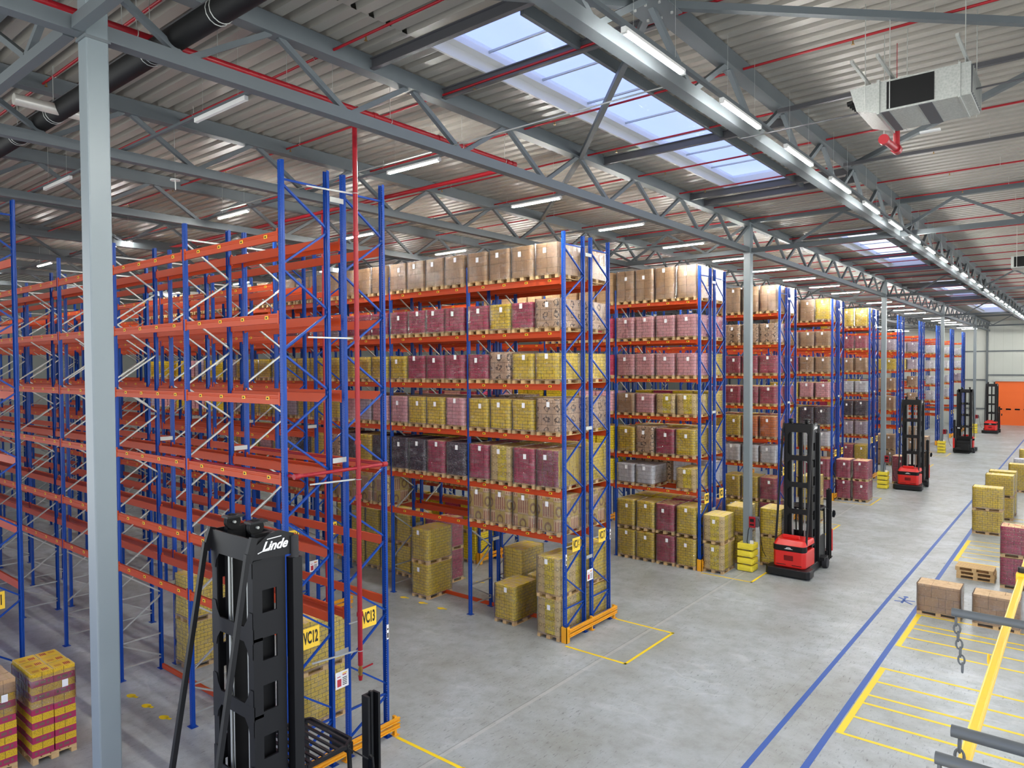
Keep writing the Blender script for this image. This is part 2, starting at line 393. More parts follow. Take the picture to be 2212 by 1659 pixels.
for y in (-2.9, .6, 2.0, 4.1, 5.6): MB().mat('galv').torus((.8, y, 12.95), .065, .007, (1,0,0), (0,0,1)).cyl((.8, y, 13.01), (.8, y, DZ), .006, 5).build('hanger', t)
for y in (-2.4, 1.2, 1.6, 3.4, 5.7): MB().mat('red').cyl((.8, y-.05, 12.95), (.8, y+.05, 12.95), .072, 14).build('coupling', t)
tag(MB().mat('red').cyl((.75, 6.0, 12.9), (-18, 6.0, 12.9), .055, 12).build('sprinkler_main'), 'thick red pipe crossing left from the end of the sprinkler main', 'pipe')
t = thing('sprinkler_riser', 'tall red riser pipe standing in front of rack VC13', 'pipe', (.3, 1.5, 0))
MB().mat('red').cyl((0,0,1.95), (0,0,12.9), .05, 14).build('pipe', t)
for z in (3.0, 5.4, 5.98, 6.5, 8.6, 10.7): MB().mat('red').cyl((0,0,z-.04), (0,0,z+.04), .066, 14).build('coupling', t)
MB().mat('red').cyl((0,-1.45,5.98), (0,.68,5.98), .036, 12).cyl((0,-1.45,5.98), (-5.2,-1.45,5.98), .03, 12).cyl((0,.68,5.98), (-5.2,.68,5.98), .03, 12).cyl((0,.62,5.98), (0,.74,5.98), .055, 12).cyl((0,-1.5,5.98), (0,-1.38,5.98), .055, 12).build('branch_pipe', t)
for z in (2.25, 5.75, 8.6, 11.5): MB().mat('galv').torus((0,0,z), .056, .008, (1,0,0), (0,1,0)).bar((-.05, -.03, z), (-.22, -1.0, z), .022, .03).build('pipe_clamp', t)
MB().mat('brass').cyl((0,0,1.95), (0,0,1.72), .035, 12).cyl((0,0,1.88),(0,0,1.8),.05,12).build('drain_valve', t)
MB().mat('red').bar((0,0,1.86), (.05,.28,1.9), .02, .03).cyl((0,0,1.74),(0,0,1.64),.05,12,.035).build('valve_handle', t)
tag(MB().mat('red').cyl((-7.1, 6.1, 0), (-7.1, 6.1, 13.0), .045, 12).build('sprinkler_riser'), 'second red riser pipe farther back at the end of rack VC14', 'pipe')
t = thing('ventilation_duct', 'round black duct crossing the roof at upper left', 'duct', (0, -2.62, 12.8))
MB().mat('blackm').cyl((-34,0,0), (16,0,0), .17, 20).build('duct', t)
for i in range(-6, 4): MB().mat('galv').torus((i*2.0+.6, 0, 0), .175, .008, (0,1,0), (0,0,1)).torus((i*2.0+.7, 0, 0), .175, .008, (0,1,0), (0,0,1)).cyl((i*2.0+.6,0,.17), (i*2.0+.6,0,.9), .006, 5).build('duct_clamp', t)
MB().mat('darkbeam').box(-34, 16, -.03, .03, .2, .23).build('support_rail', t)
tag(MB().mat('foil').cyl((-2.9, -3.4, 12.75), (-2.9, -2.3, 12.75), .1, 14).cyl((-2.9,-2.3,12.75), (-2.9,-2.28,12.75), .09, 14).build('insulated_pipe'), 'short foil wrapped pipe beside the foreground column top', 'pipe')
t = thing('cable_tray', 'slotted dark cable tray hung across the black duct, upper left', 'tray', (0, 0, 0))
m = MB().mat('darkbeam').box(.5, .58, -5.0, .35, 13.02, 13.06)
for i in range(30): m.mat('galv').box(.49, .6, -1.6+i*.065, -1.57+i*.065, 12.97, 13.02)
m.build('tray', t); m = MB().mat('galv')
for y in (-3, -1.5, -.2): m.cyl((.54, y, 13.0), (.54, y, DZ), .006, 5)
m.build('hanger', t)
# wires along Y and X
for i, (x, z) in enumerate(((1.9, 12.9), (7.3, 12.9))):
    pass
t = thing('wire_rail', 'thin galvanised conduit crossing beneath the nearest rooflight', 'conduit')
MB().mat('galv').cyl((-8, 3.15, 12.62), (6.6, 3.15, 12.62), .014, 6).build('conduit', t)
tag(MB().mat('darkbeam').cyl((6.7, .5, 13.1), (17, .5, 13.1), .016, 6).build('conduit'), 'thin dark conduit passing left of the air handler top', 'conduit')
tag(MB().mat('darkbeam').cyl((6.7, 5.3, 12.2), (17, 5.3, 12.2), .014, 6).build('conduit'), 'thin dark conduit passing below the air handler', 'conduit')
for i, y in enumerate((7.35, 12.45)):
    tag(MB().mat('darkbeam').box(6.7, 18, y-.04, y+.04, 13.22, 13.3).build('conduit'), 'wide dark cable duct right of the lamp row, %s' % ['behind the air handler', 'farther from the air handler'][i], 'conduit')
# ------------------------------------------------------------------ lamps
LAMP_ME = MB().mat('lamp').box(-.8, .8, -.032, .032, -.03, 0).mesh('diffuser')
HOUS_ME = MB().mat('whitep').box(-.84, .84, -.036, .036, 0, .045).box(-.86, -.8, -.034, .034, -.032, .045).box(.8, .86, -.034, .034, -.032, .045).mesh('housing')
SUSP_ME = MB().mat('galv').cyl((0, 0, .04), (0, 0, DZ-12.6), .003, 4).mesh('suspension_wire')
OFF_ME = MB().mat('whitep').box(-.8, .8, -.032, .032, -.03, 0).mesh('diffuser')
def lamp(x, y, z, rz, lab, grp, near, lit=True):
    t = thing('linear_lamp', lab, 'lamp', (x, y, z), rz, grp)
    put('diffuser', LAMP_ME if lit else OFF_ME, t); put('housing', HOUS_ME, t)
    if near:
        for sx in (-.6, .6): put('suspension_wire', SUSP_ME, t, (sx, 0, 0))
RAILX = 7.15
for i in range(34):
    lab = '%s tube lamp of the main aisle row, %s from the near end' % ('bright' if i < 12 else 'small distant', ORD[i])
    lamp(RAILX, 1.15+3.08*i, 12.25, PI/2, lab, 'tube lamps over the main aisle', i < 10)
tag(MB().mat('truss').box(RAILX-.035, RAILX+.035, -8, 103, 12.30, 12.36).build('lamp_rail'), 'long grey lamp rail above the main aisle', 'rail')
AP = 4.594
for k in range(-1, 22):
    y = 3.5+AP*k
    nx = 5 if k < 5 else (3 if k < 9 else 2)
    for j in range(nx):
        x = -.15-7.7*j
        s = 'nearest the main aisle' if j == 0 else '%s from the main aisle' % ORD[j]
        lab = 'tube lamp over the %s rack aisle, %s' % (ORD[k+1], s)
        lamp(x, y, 12.55, 0, lab if k >= 0 else 'unlit '+lab, 'tube lamps over the rack aisles' if k >= 0 else 'unlit tube lamps', k < 3, k >= 0)
    tag(MB().mat('truss').box(-.15-7.7*nx, 1.1, y-.03, y+.03, 12.6, 12.65).build('lamp_rail'), 'thin lamp rail over the %s rack aisle' % ORD[k+1], 'rail', 'lamp rails over the rack aisles')
for i in range(14):
    for x in (14.5, 22.0): lamp(x, -8+7.5*i, 12.5, PI/2, 'tube lamp %s in the %s row right of the main aisle' % (ORD[i], 'nearer' if x < 20 else 'farther'), 'tube lamps right of the main aisle', False)
for i in range(3): lamp(RAILX, -1.93-3.08*i, 12.25, PI/2, 'tube lamp of the main aisle row, %s behind the camera' % ORD[i], 'tube lamps behind the camera', False)
# access point
t = thing('access_point', 'white ceiling access point with two short antennas, upper left', 'antenna', (-5.05, .45, 12.45))
MB().mat('whitep').cyl((0,0,0), (0,0,.03), .11, 20).build('body', t)
MB().mat('whitep').cyl((-.04,.03,0), (-.05,.03,-.2), .012, 8).cyl((.05,-.02,0), (.05,-.02,-.2), .012, 8).build('antenna', t)
MB().mat('galv').cyl((0,0,.03), (0,0,1.42), .008, 6).build('hanger', t)
# ------------------------------------------------------------------ air handler
t = thing('air_handler', 'suspended galvanised air handling unit with a black panel, upper right', 'air handler', (0, 0, 0))
b = MB().mat('sheet').box(9.12, 10.36, 4.85, 5.98, 12.0, 12.48).box(9.1, 9.14, 4.82, 6.01, 11.97, 12.51).box(10.2, 10.23, 4.83, 6.0, 11.98, 12.5)
b.build('casing', t)
MB().mat('sheet').prism([(9.1, 12.0), (8.8, 12.1), (8.7, 12.46), (9.1, 12.48)], 1, 4.85, 5.98).build('outlet_hood', t)
MB().mat('blackm').box(9.24, 9.89, 4.835, 4.85, 12.03, 12.45).build('black_panel', t)
MB().mat('darkbeam').box(9.16, 9.27, 4.85, 5.98, 11.988, 12.0).box(9.68, 9.86, 4.85, 5.98, 11.988, 12.0).build('duct_tape_band', t)
m = MB().mat('blackm')
for i in range(10): m.cyl((8.72+.01*i, 4.95+i*.105, 12.28), (8.64+.01*i, 4.95+i*.105, 12.27), .04, 10)
m.build('nozzle', t)
m = MB().mat('darkbeam').box(10.36, 10.37, 4.9, 5.95, 12.04, 12.45); m.mat('galv')
for i in range(9): m.bar((10.375, 4.93+i*.125, 12.04), (10.375, 4.99+i*.125, 12.45), .02, .02)
m.build('filter_grille', t)
m = MB().mat('galv')
for x in (8.95, 9.3, 10.3): m.box(x-.02, x+.02, 3.9, 6.2, 12.52, 12.56); m.cyl((x, 4.75, 12.0), (x, 4.75, DZ), .007, 6); m.cyl((x, 6.1, 12.0), (x, 6.1, DZ), .007, 6)
m.build('support_channel', t)
MB().mat('whitep').box(9.5, 9.8, 6.05, 6.13, 11.9, 11.93).build('sensor_bar', t)
t = thing('red_pipe_elbow', 'thick red pipe elbow hanging under the air handler', 'pipe', (0,0,0))
MB().mat('red').cyl((9.05, 6.6, 11.85), (9.05, 6.6, 12.5), .055, 14).cyl((9.05, 6.6, 12.5), (9.05, 6.6, 13.9), .006, 6).cyl((9.0, 5.85, 11.85), (9.05, 6.6, 11.85), .06, 14).build('pipe', t)
MB().mat('red').cyl((9.0,5.82,11.85), (9.0,5.92,11.85), .085, 14).cyl((9.05,6.52,11.85), (9.05,6.68,11.85), .085, 14).build('flange', t)
t = thing('air_handler', 'second smaller looking air handler, far right beyond the first', 'air handler', (0, 0, 0))
MB().mat('sheet').box(9.2, 10.6, 28.4, 29.5, 12.0, 12.48).build('casing', t)
MB().mat('blackm').box(9.3, 9.95, 28.385, 28.4, 12.03, 12.45).build('black_panel', t)
MB().mat('galv').cyl((9.4, 28.3, 12), (9.4, 28.3, DZ), .01, 5).cyl((10.4, 28.3, 12), (10.4, 28.3, DZ), .01, 5).build('support_channel', t)
# ------------------------------------------------------------------ floor markings
def mark(name, mat, boxes, lab, grp=None):
    m = MB().mat(mat)
    for (x0, x1, y0, y1) in boxes: m.box(x0, x1, y0, y1, 0.0005, .004)
    return tag(m.build(name), lab, 'floor marking', grp)
mark('floor_line', 'lineb', [(6.46, 6.58, -7, 100)], 'long blue walkway line on the left, nearer the racks')
mark('floor_line', 'lineb', [(7.38, 7.52, -7, 100)], 'long blue walkway line on the right, beside the yellow grids')
grids = [([8.69, 9.64, 10.49, 11.01, 11.92, 12.89], 'nearest'), ([14.82, 15.69, 16.59, 17.03, 18.03], 'second'), ([26.05, 26.9, 27.8, 28.6, 29.4, 30.3], 'third, beyond the empty pallets'), ([34, 35, 36, 37], 'fourth, under the yellow loads')]
for ysl, nm in grids:
    mark('floor_grid', 'liney', [(7.55, 7.69, ysl[0]-.04, ysl[-1]+.04)]+[(7.69, 13.5, v-.045, v+.045) for v in ysl], 'yellow staging grid painted right of the walkway, %s' % nm)
for j in range(0, 20, 2):
    y = AP*j
    mark('floor_box', 'liney', [(.2, 2.2, y-.3, y-.22), (2.12, 2.2, y-.3, y+2.6), (.2, 2.2, y+2.5, y+2.58)], 'yellow floor outline at the end of the %s rack pair on the main aisle' % ORD[j//2], 'yellow outlines at the rack ends')
def drop(x, y, lab):
    m = MB().mat('liney').prism([(.16*math.cos(a)*(.6 if math.cos(a) > 0 else 1), .09*math.sin(a)) for a in [2*PI*i/12 for i in range(12)]], 2, .0005, .004).box(.06, .2, -.035, .035, .0005, .004)
    o = m.build('floor_mark', None, (x, y, 0)); o.rotation_euler = (0, 0, .25); tag(o, lab, 'floor marking')
for i, x in enumerate((-6.36, -5.53, -4.64)): drop(x, -.2, 'small yellow floor mark in front of rack VC12, %s' % ['leftmost', 'middle one', 'rightmost'][i])
for i, x in enumerate((-6.68, -5.75, -4.85)): drop(x, 9.0, 'small yellow floor mark in front of rack VC16, %s' % ['leftmost', 'middle one', 'rightmost'][i])
for i, x in enumerate((-6.72, -5.78)): drop(x, 11.95, 'small yellow floor mark behind rack VC17, %s' % ['left one', 'right one'][i])
m = MB().mat('lineb')
for a, b in (((-.35,0),(.3,.05)),((-.05,.02),(-.3,-.3)),((.0,.02),(.1,-.3)),((-.15,.03),(-.25,.25)),((.1,.04),(.25,.25))): m.bar((a[0], a[1], .003), (b[0], b[1], .003), .07, .004)
m.cyl((.42, .06, .001), (.42, .06, .005), .08, 12)
o = m.build('walker_symbol', None, (6.98, 19.3, 0)); o.rotation_euler = (0,0,1.5); tag(o, 'blue running figure painted between the two blue walkway lines', 'floor marking')
# ------------------------------------------------------------------ pallet racks
LV = [3.06, 4.36, 5.98, 7.50, 9.04, 10.58]
BL = 3.72
def post_mesh(h):
    prof = [(-.06,.035),(-.06,-.005),(-.045,-.02),(-.045,-.04),(.045,-.04),(.045,-.02),(.06,-.005),(.06,.035)]
    t = .004; m = MB().mat('post'); n = len(prof)
    m.add([(a, b, 0) for a, b in prof]+[(a, b, h) for a, b in prof], [(i, i+1, i+1+n, i+n) for i in range(n-1)])
    m.mat('blue').box(-.1, .1, -.08, .08, 0, .012)
    return m.mesh('post')
PT, PS = post_mesh(11.9), post_mesh(11.2)
def bracing_mesh(h, mat):
    m = MB().mat(mat); w, t = (.035, .045); z = .25
    m.bar((0, .0, .3), (0, 1.02, .3), t, w); m.bar((0, 0, .95), (0, 1.02, .95), t, w); m.bar((0, 0, h-.35), (0, 1.02, h-.35), t, w)
    z = h-.42; s = 0
    while z-.72 > .95:
        m.bar((0, s*1.02, z), (0, (1-s)*1.02, z-.72), t, w); s = 1-s; z -= .80
    m.bar((0, s*1.02, .9), (0, (1-s)*1.02, .36), t, w)
    return m.mesh('upright_frame')
BT, BS, BSB = bracing_mesh(11.9, 'blue'), bracing_mesh(11.2, 'galv'), bracing_mesh(11.9, 'galv')
def beam_mesh(lab, H=.14):
    m = MB().mat('orange'); L = BL-.12
    pr = [(-.025,-H),(.025,-H),(.025,0),(-.025,0),(-.025,-.03),(-.018,-.04),(-.018,-.06),(-.025,-.07)]
    m.prism([(a, b) for a, b in pr], 0, -L/2, L/2)
    for s in (-1, 1): m.box(s*L/2-.03 if s > 0 else s*L/2-.012, s*L/2+.012 if s > 0 else s*L/2+.03, -.034, -.002, -.2, .05)
    if lab:
        for i in range(4):
            x = -L/2+.62+i*.86
            m.mat('labely').box(x-.06, x+.06, -.028, -.024, -.10, -.035); m.mat('ink').box(x-.035, x+.02, -.0295, -.027, -.085, -.055)
    return m.mesh('beam')
BF, BR = beam_mesh(True), beam_mesh(False)
BF2, BR2 = beam_mesh(True, .18), beam_mesh(False, .18)
SPC = MB().mat('galv').box(-.012, .0, -.36, -.03, -.05, .05).mesh('row_spacer')
def rack(num, ya, x0, nb, lvs=LV, floorb=()):
    """single rack row; even numbers face -Y, odd ones +Y"""
    odd = num % 2; j = (num-12)//2
    nm = 'VC%d' % num if num <= 21 else None
    where = ('of rack %s' % nm) if nm else 'pair %s' % ORD[(num-12)//4]
    lab = {10: 'empty blue and orange rack row at the far left edge, front row', 11: 'empty blue and orange rack row behind sign VC11 at left edge', 12: 'nearest blue rack row with sign VC12, beams mostly empty',
           13: 'blue rack row with sign VC13 behind the red riser', 14: 'set back empty rack row between VC13 and VC16, front row', 15: 'set back empty rack row between VC13 and VC16, rear row',
           16: 'stocked rack row with sign VC16 facing the camera', 17: 'stocked rack row with sign VC17 behind VC16', 20: 'stocked rack row with sign VC20 left of the first far column', 21: 'stocked rack row with sign VC21 behind VC20'}.get(num)
    if not lab: lab = ('set back' if j % 2 else 'stocked') + ' blue rack row, %s pair of rows down the main aisle, %s row' % (ORD[j], 'rear' if odd else 'front')
    t = thing('pallet_rack', lab, 'rack', (x0, ya, 0), 0, 'blue and orange pallet racks')
    for k in range(nb+1):
        me = BT if k == 0 else BS
        f = put('upright_frame', me, t, (-k*BL, 0, 0))
        for yy, rot in ((0, 0), (1.02, PI)):
            p = put('post', PT if k == 0 else PS, f, (0, yy, 0)); p.rotation_euler = (0, 0, rot)
        if odd and k < 4:
            for zz in (2.25, 6.15, 11.35 if k == 0 else 10.9): put('row_spacer', SPC, t, (-k*BL+.07, 0, zz))
    rest = MB()
    for k in range(nb):
        for li, z in enumerate(lvs):
            for yy, fr in ((0-.02, 0), (1.04, 1)):
                front = (fr == odd)
                if k < 8:
                    o = put('beam', (BF2 if front else BR2) if num < 18 else (BF if front else BR), t, (-(k+.5)*BL, yy, z)); o.rotation_euler = (0, 0, PI if fr else 0)
                else: rest.mat('orange').box(-(k+1)*BL+.06, -k*BL-.06, yy-.025, yy+.025, z-.14, z)
    if rest.v: o = rest.build('beam', t); o['kind'] = 'stuff'
    for k in floorb:
        put('floor_beam', MB().mat('orange').box(-(k+1)*BL+.06, -k*BL-.06, 1.0, 1.05, .02, .14).mesh('floor_beam'), t)
    return t
def guard(x, y, lab):
    t = thing('rack_guard', lab, 'guard', (x, y, 0), 0, 'yellow guards at the rack ends')
    for z in (.16, .30):
        m = MB().mat('guard').box(.13, .16, 0, 2.68, z, z+.09).box(.16, .19, 0, 2.68, z+.0, z+.025).box(.16, .19, 0, 2.68, z+.065, z+.09); m.build('guard_rail', t)
    m = MB().mat('guard').box(-.02, .15, -.1, -.08, 0, .46).box(.13, .15, -.1, .06, 0, .46).box(-.04, -.02, -.1, .0, 0, .46); m.build('corner_shield', t)
    for y_ in (1.3, 2.6): MB().mat('guard').box(.05, .13, y_-.03, y_+.03, 0, .42).box(.02,.18,y_-.07,y_+.07,0,.012).build('support_post', t)
def sign(x, y, z, txt, lab):
    t = thing('rack_sign', lab, 'sign', (x, y, z))
    MB().mat('signy').box(0, .004, -.2, .2, -.2, .2).build('plate', t)
    MB().mat('galv').box(-.02, 0, -.5, .1, -.012, .012).build('bracket', t)
    o = put('lettering', text_mesh(txt, .215, 'ink'), t, (.007, 0, 0)); o.matrix_local = Matrix.Translation((.007, 0, 0)) @ Matrix(((0,0,1,0),(1,0,0,0),(0,1,0,0),(0,0,0,1))) @ Matrix.Diagonal((.66, 1.5, 1, 1))
def notice(x, y, z, lab):
    t = thing('load_notice', lab, 'sign', (x, y, z))
    MB().mat('white').box(0, .004, -.16, .16, -.17, .17).build('plate', t)
    m = MB().mat('redink').box(.004, .006, -.12, -.02, -.13, .02).mat('ink')
    for i in range(5): m.box(.004, .006, .01, .12, -.12+i*.035, -.105+i*.035)
    m.mat('redink').box(.004, .006, .01, .1, .08, .1).box(.004,.006,-.12,-.04,.06,.075).mat('labely').box(.004, .006, .01, .12, .11, .13)
    m.build('printing', t)
def post_label(x, y, z, lab, s=1):
    t = thing('post_label', lab, 'label', (x, y, z))
    MB().mat('white').box(.062, .065, -.03, .03, -.16, .16).build('sticker', t)
    MB().mat('ink').box(.065, .067, -.018, .018, -.13, -.02).box(.065, .067, -.018, .018, .04, .08).build('printing', t)
NBAY = {-1: 8, 0: 9, 1: 8, 2: 11, 3: 8, 4: 5, 5: 2, 6: 3, 7: 1, 8: 3, 9: 1, 10: 3, 12: 3, 14: 3, 16: 3, 18: 3, 20: 3}
for j in sorted(NBAY):
    x0 = 0 if j % 2 == 0 else -2*BL
    ya = AP*j
    nb = NBAY[j]
    rack(12+2*j, ya, x0, nb, LV, (1,) if j == 0 else ((0, 1) if j == 2 else ()))
    rack(13+2*j, ya+1.415, x0, nb if j < 5 else max(1, nb-1), LV, ())
    pw = 'VC%d' % (12+2*j) if j < 6 else 'the %s rack pair down the aisle' % ORD[j]
    guard(x0, ya-.02, 'low yellow rail guard at the foot of %s' % pw)
    for q, dy in ((0, .46), (1, 1.89)):
        sign(x0+.1, ya+dy, 2.78, 'VC%d' % (12+2*j+q), 'yellow aisle sign reading VC%d on the rack end' % (12+2*j+q))
    if j in (0, 1, 2, 4, 6): notice(x0+.1, ya+1.19, 1.71, 'white load notice with red print on the end of VC%d' % (12+2*j))
    if j in (0, 2, 4): post_label(x0, ya+2.435, 2.7 if j else 2.3, 'white barcode label on the rear end post of VC%d' % (13+2*j)); post_label(x0, ya, 2.4, 'white barcode label on the front end post of VC%d' % (12+2*j))
# ------------------------------------------------------------------ pallet loads
def pallet_mesh(n=1):
    m = MB().mat('wood')
    for q in range(n):
        z = q*.144
        for x in (-.35, 0, .35): m.box(x-.05 if x else -.07, x+.05 if x else .07, -.6, .6, z, z+.02)
        for x in (-.35, 0, .35):
            for y in (-.527, 0, .527): m.box(x-.05 if x else -.07, x+.05 if x else .07, y-.07, y+.07, z+.02, z+.1)
        for y in (-.527, 0, .527): m.box(-.4, .4, y-.07, y+.07, z+.1, z+.122)
        for x in (-.33, -.165, 0, .165, .33): m.box(x-.07, x+.07, -.6, .6, z+.122, z+.144)
    return m.mesh('pallet')
PAL = pallet_mesh()
def carton_mat(name, c1, c2, kraft, style, bw, bh, txt='5a4a20', amt=.5, side=None):
    g = G('carton_'+name); v, x, y, z = g.xyz()
    nrm = g.n('ShaderNodeNewGeometry').outputs['Normal']; ns = g.n('ShaderNodeSeparateXYZ', {0: nrm}); topf = g.math('GREATER_THAN', g.math('ABSOLUTE', ns.outputs[2]), .7)
    oi = g.n('ShaderNodeObjectInfo').outputs['Random']
    u = g.math('ADD', x, y); uz = g.n('ShaderNodeCombineXYZ', {0: u, 1: z, 2: g.math('MULTIPLY', oi, 20.0)}).outputs[0]
    br = g.n('ShaderNodeTexBrick', {'Vector': g.n('ShaderNodeCombineXYZ', {0: u, 1: z}).outputs[0], 'Color1': lin(c1), 'Color2': lin(c2), 'Mortar': lin('3a3022'), 'Scale': 1.0, 'Mortar Size': .0045 if style != 'plain' else .003, 'Brick Width': bw, 'Row Height': bh})
    c = br.outputs['Color']
    def ink(mask, colr, a): 
        nonlocal c; c = g.mix(g.math('MULTIPLY', mask, a), c, lin(colr))
    fu = g.math('FRACT', g.math('DIVIDE', u, bw)); fz = g.math('FRACT', g.math('DIVIDE', z, bh))
    if style == 'dash':      # printed text bands and kraft patches on small cartons
        n = g.noise(g.scaled(uz, 9, 42, 1), 3.0, 4, .7); ink(g.step(n, .56, .62), kraft, .45)
        n2 = g.noise(g.scaled(uz, 40, 26, 1), 2.0, 2); ink(g.step(n2, .55, .60), txt, amt)
    elif style == 'logo':    # dark brush-like ring print on each carton
        w = g.noise(g.scaled(uz, 5, 5, 1), 2.5, 3); du = g.math('SUBTRACT', fu, .42); dz = g.math('SUBTRACT', fz, .5)
        d = g.math('SQRT', g.math('ADD', g.math('MULTIPLY', g.math('MULTIPLY', du, du), 1.4), g.math('MULTIPLY', dz, dz)))
        d = g.math('ADD', d, g.math('MULTIPLY', g.math('SUBTRACT', w, .5), .75))
        ring = g.math('LESS_THAN', g.math('ABSOLUTE', g.math('SUBTRACT', d, .24)), .06); ink(ring, txt, .85)
        n2 = g.noise(g.scaled(uz, 30, 30, 1), 2.0, 2); ink(g.math('MULTIPLY', g.step(n2, .56, .62), g.math('GREATER_THAN', fu, .68)), txt, .7)
    elif style == 'circ':    # yellow print with circle motif
        half = g.math('GREATER_THAN', g.math('FRACT', g.math('DIVIDE', u, bw*2.7)), .5); ink(half, kraft, .8)
        fc = g.math('FRACT', g.math('DIVIDE', u, .16)); dz = g.math('DIVIDE', g.math('SUBTRACT', g.math('MULTIPLY', fz, bh), .09), .16); du = g.math('SUBTRACT', fc, .5)
        d = g.math('SQRT', g.math('ADD', g.math('MULTIPLY', du, du), g.math('MULTIPLY', dz, dz))); ink(g.math('LESS_THAN', g.math('ABSOLUTE', g.math('SUBTRACT', d, .33)), .06), txt, .7)
        n = g.noise(g.scaled(uz, 4, 14, 1), 3.0, 3); ink(g.step(n, .55, .65), kraft, .6)
    elif style == 'stripe':  # red upright stripes on kraft, yellow panels with a seal
        fs = g.math('FRACT', g.math('DIVIDE', u, .085)); pn = g.math('GREATER_THAN', g.math('FRACT', g.math('ADD', g.math('DIVIDE', u, .8), g.math('MULTIPLY', g.math('FLOOR', g.math('DIVIDE', z, bh)), .5))), .5)
        s = g.math('MULTIPLY', g.math('LESS_THAN', fs, .4), g.math('MULTIPLY', g.math('GREATER_THAN', fz, .1), g.math('LESS_THAN', fz, .85)))
        ink(g.math('MULTIPLY', s, pn), 'a04a38', .85)
        inv = g.math('SUBTRACT', 1.0, pn); ink(inv, 'c9ae3c', .75)
        du = g.math('SUBTRACT', g.math('FRACT', g.math('DIVIDE', u, .4)), .5); dz = g.math('SUBTRACT', fz, .45)
        d = g.math('SQRT', g.math('ADD', g.math('MULTIPLY', du, du), g.math('MULTIPLY', dz, dz))); ink(g.math('MULTIPLY', inv, g.math('LESS_THAN', g.math('ABSOLUTE', g.math('SUBTRACT', d, .26)), .07)), '7a4a34', .7)
    elif style == 'fleck':   # dark film-wrapped goods with pale flecks
        n = g.noise(g.scaled(uz, 8, 12, 1), 3.0, 5, .7); ink(g.step(n, .56, .62), 'b8a8b4', .75); n2 = g.noise(g.scaled(uz, 12, 8, 1), 2.6, 3); ink(g.step(n2, .57, .62), '6b2a48', .7)
    elif style == 'band':    # lower half magenta, upper half yellow with fine print
        ink(g.math('LESS_THAN', fz, .47), kraft, 1.0)
        wd = g.math('MULTIPLY', g.math('GREATER_THAN', fz, .14), g.math('LESS_THAN', fz, .34)); fu2 = g.math('FRACT', g.math('DIVIDE', u, .13)); ub = g.math('MULTIPLY', g.math('GREATER_THAN', fu, .2), g.math('LESS_THAN', fu, .85))
        ink(g.math('MULTIPLY', g.math('MULTIPLY', wd, ub), g.math('GREATER_THAN', fu2, .25)), '6d6450', .8)
        n2 = g.noise(g.scaled(uz, 60, 18, 1), 2.0, 2); tz = g.math('GREATER_THAN', fz, .55); ink(g.math('MULTIPLY', tz, g.step(n2, .52, .6)), '7a6424', .6)
    else:
        n = g.noise(g.scaled(uz, 6, 8, 1), 2.5, 4); ink(g.step(n, .55, .7), kraft, .5)
        n2 = g.noise(g.scaled(uz, 26, 40, 1), 2.0, 2); ink(g.step(n2, .62, .66), txt, amt)
    if side:                 # the carton ends carry another print colour
        sx = g.math('GREATER_THAN', g.math('ABSOLUTE', ns.outputs[0]), .7); n = g.noise(g.scaled(uz, 9, 42, 1), 3.0, 4, .7)
        c = g.mix(sx, c, g.mix(g.step(n, .5, .6), lin(side), lin('b09a58')))
    tape = g.math('LESS_THAN', g.math('ABSOLUTE', g.math('SUBTRACT', g.math('FRACT', g.math('DIVIDE', x, .2)), .5)), .1)
    n3 = g.noise(v, 7, 3)
    tc = g.mix(g.math('MULTIPLY', tape, .35), g.mix(g.step(n3, .45, .7), lin(kraft if style in ('plain',) else 'e6cc94'), lin(c1)), lin('c4a870'))
    if style in ('fleck',): tc = lin('5b4a58')
    c = g.mix(topf, c, tc)
    c = g.mix(g.math('MULTIPLY', oi, .06), c, lin('4a4038'))
    g.set(col=c, rough=.62, spec=.3); return g.m
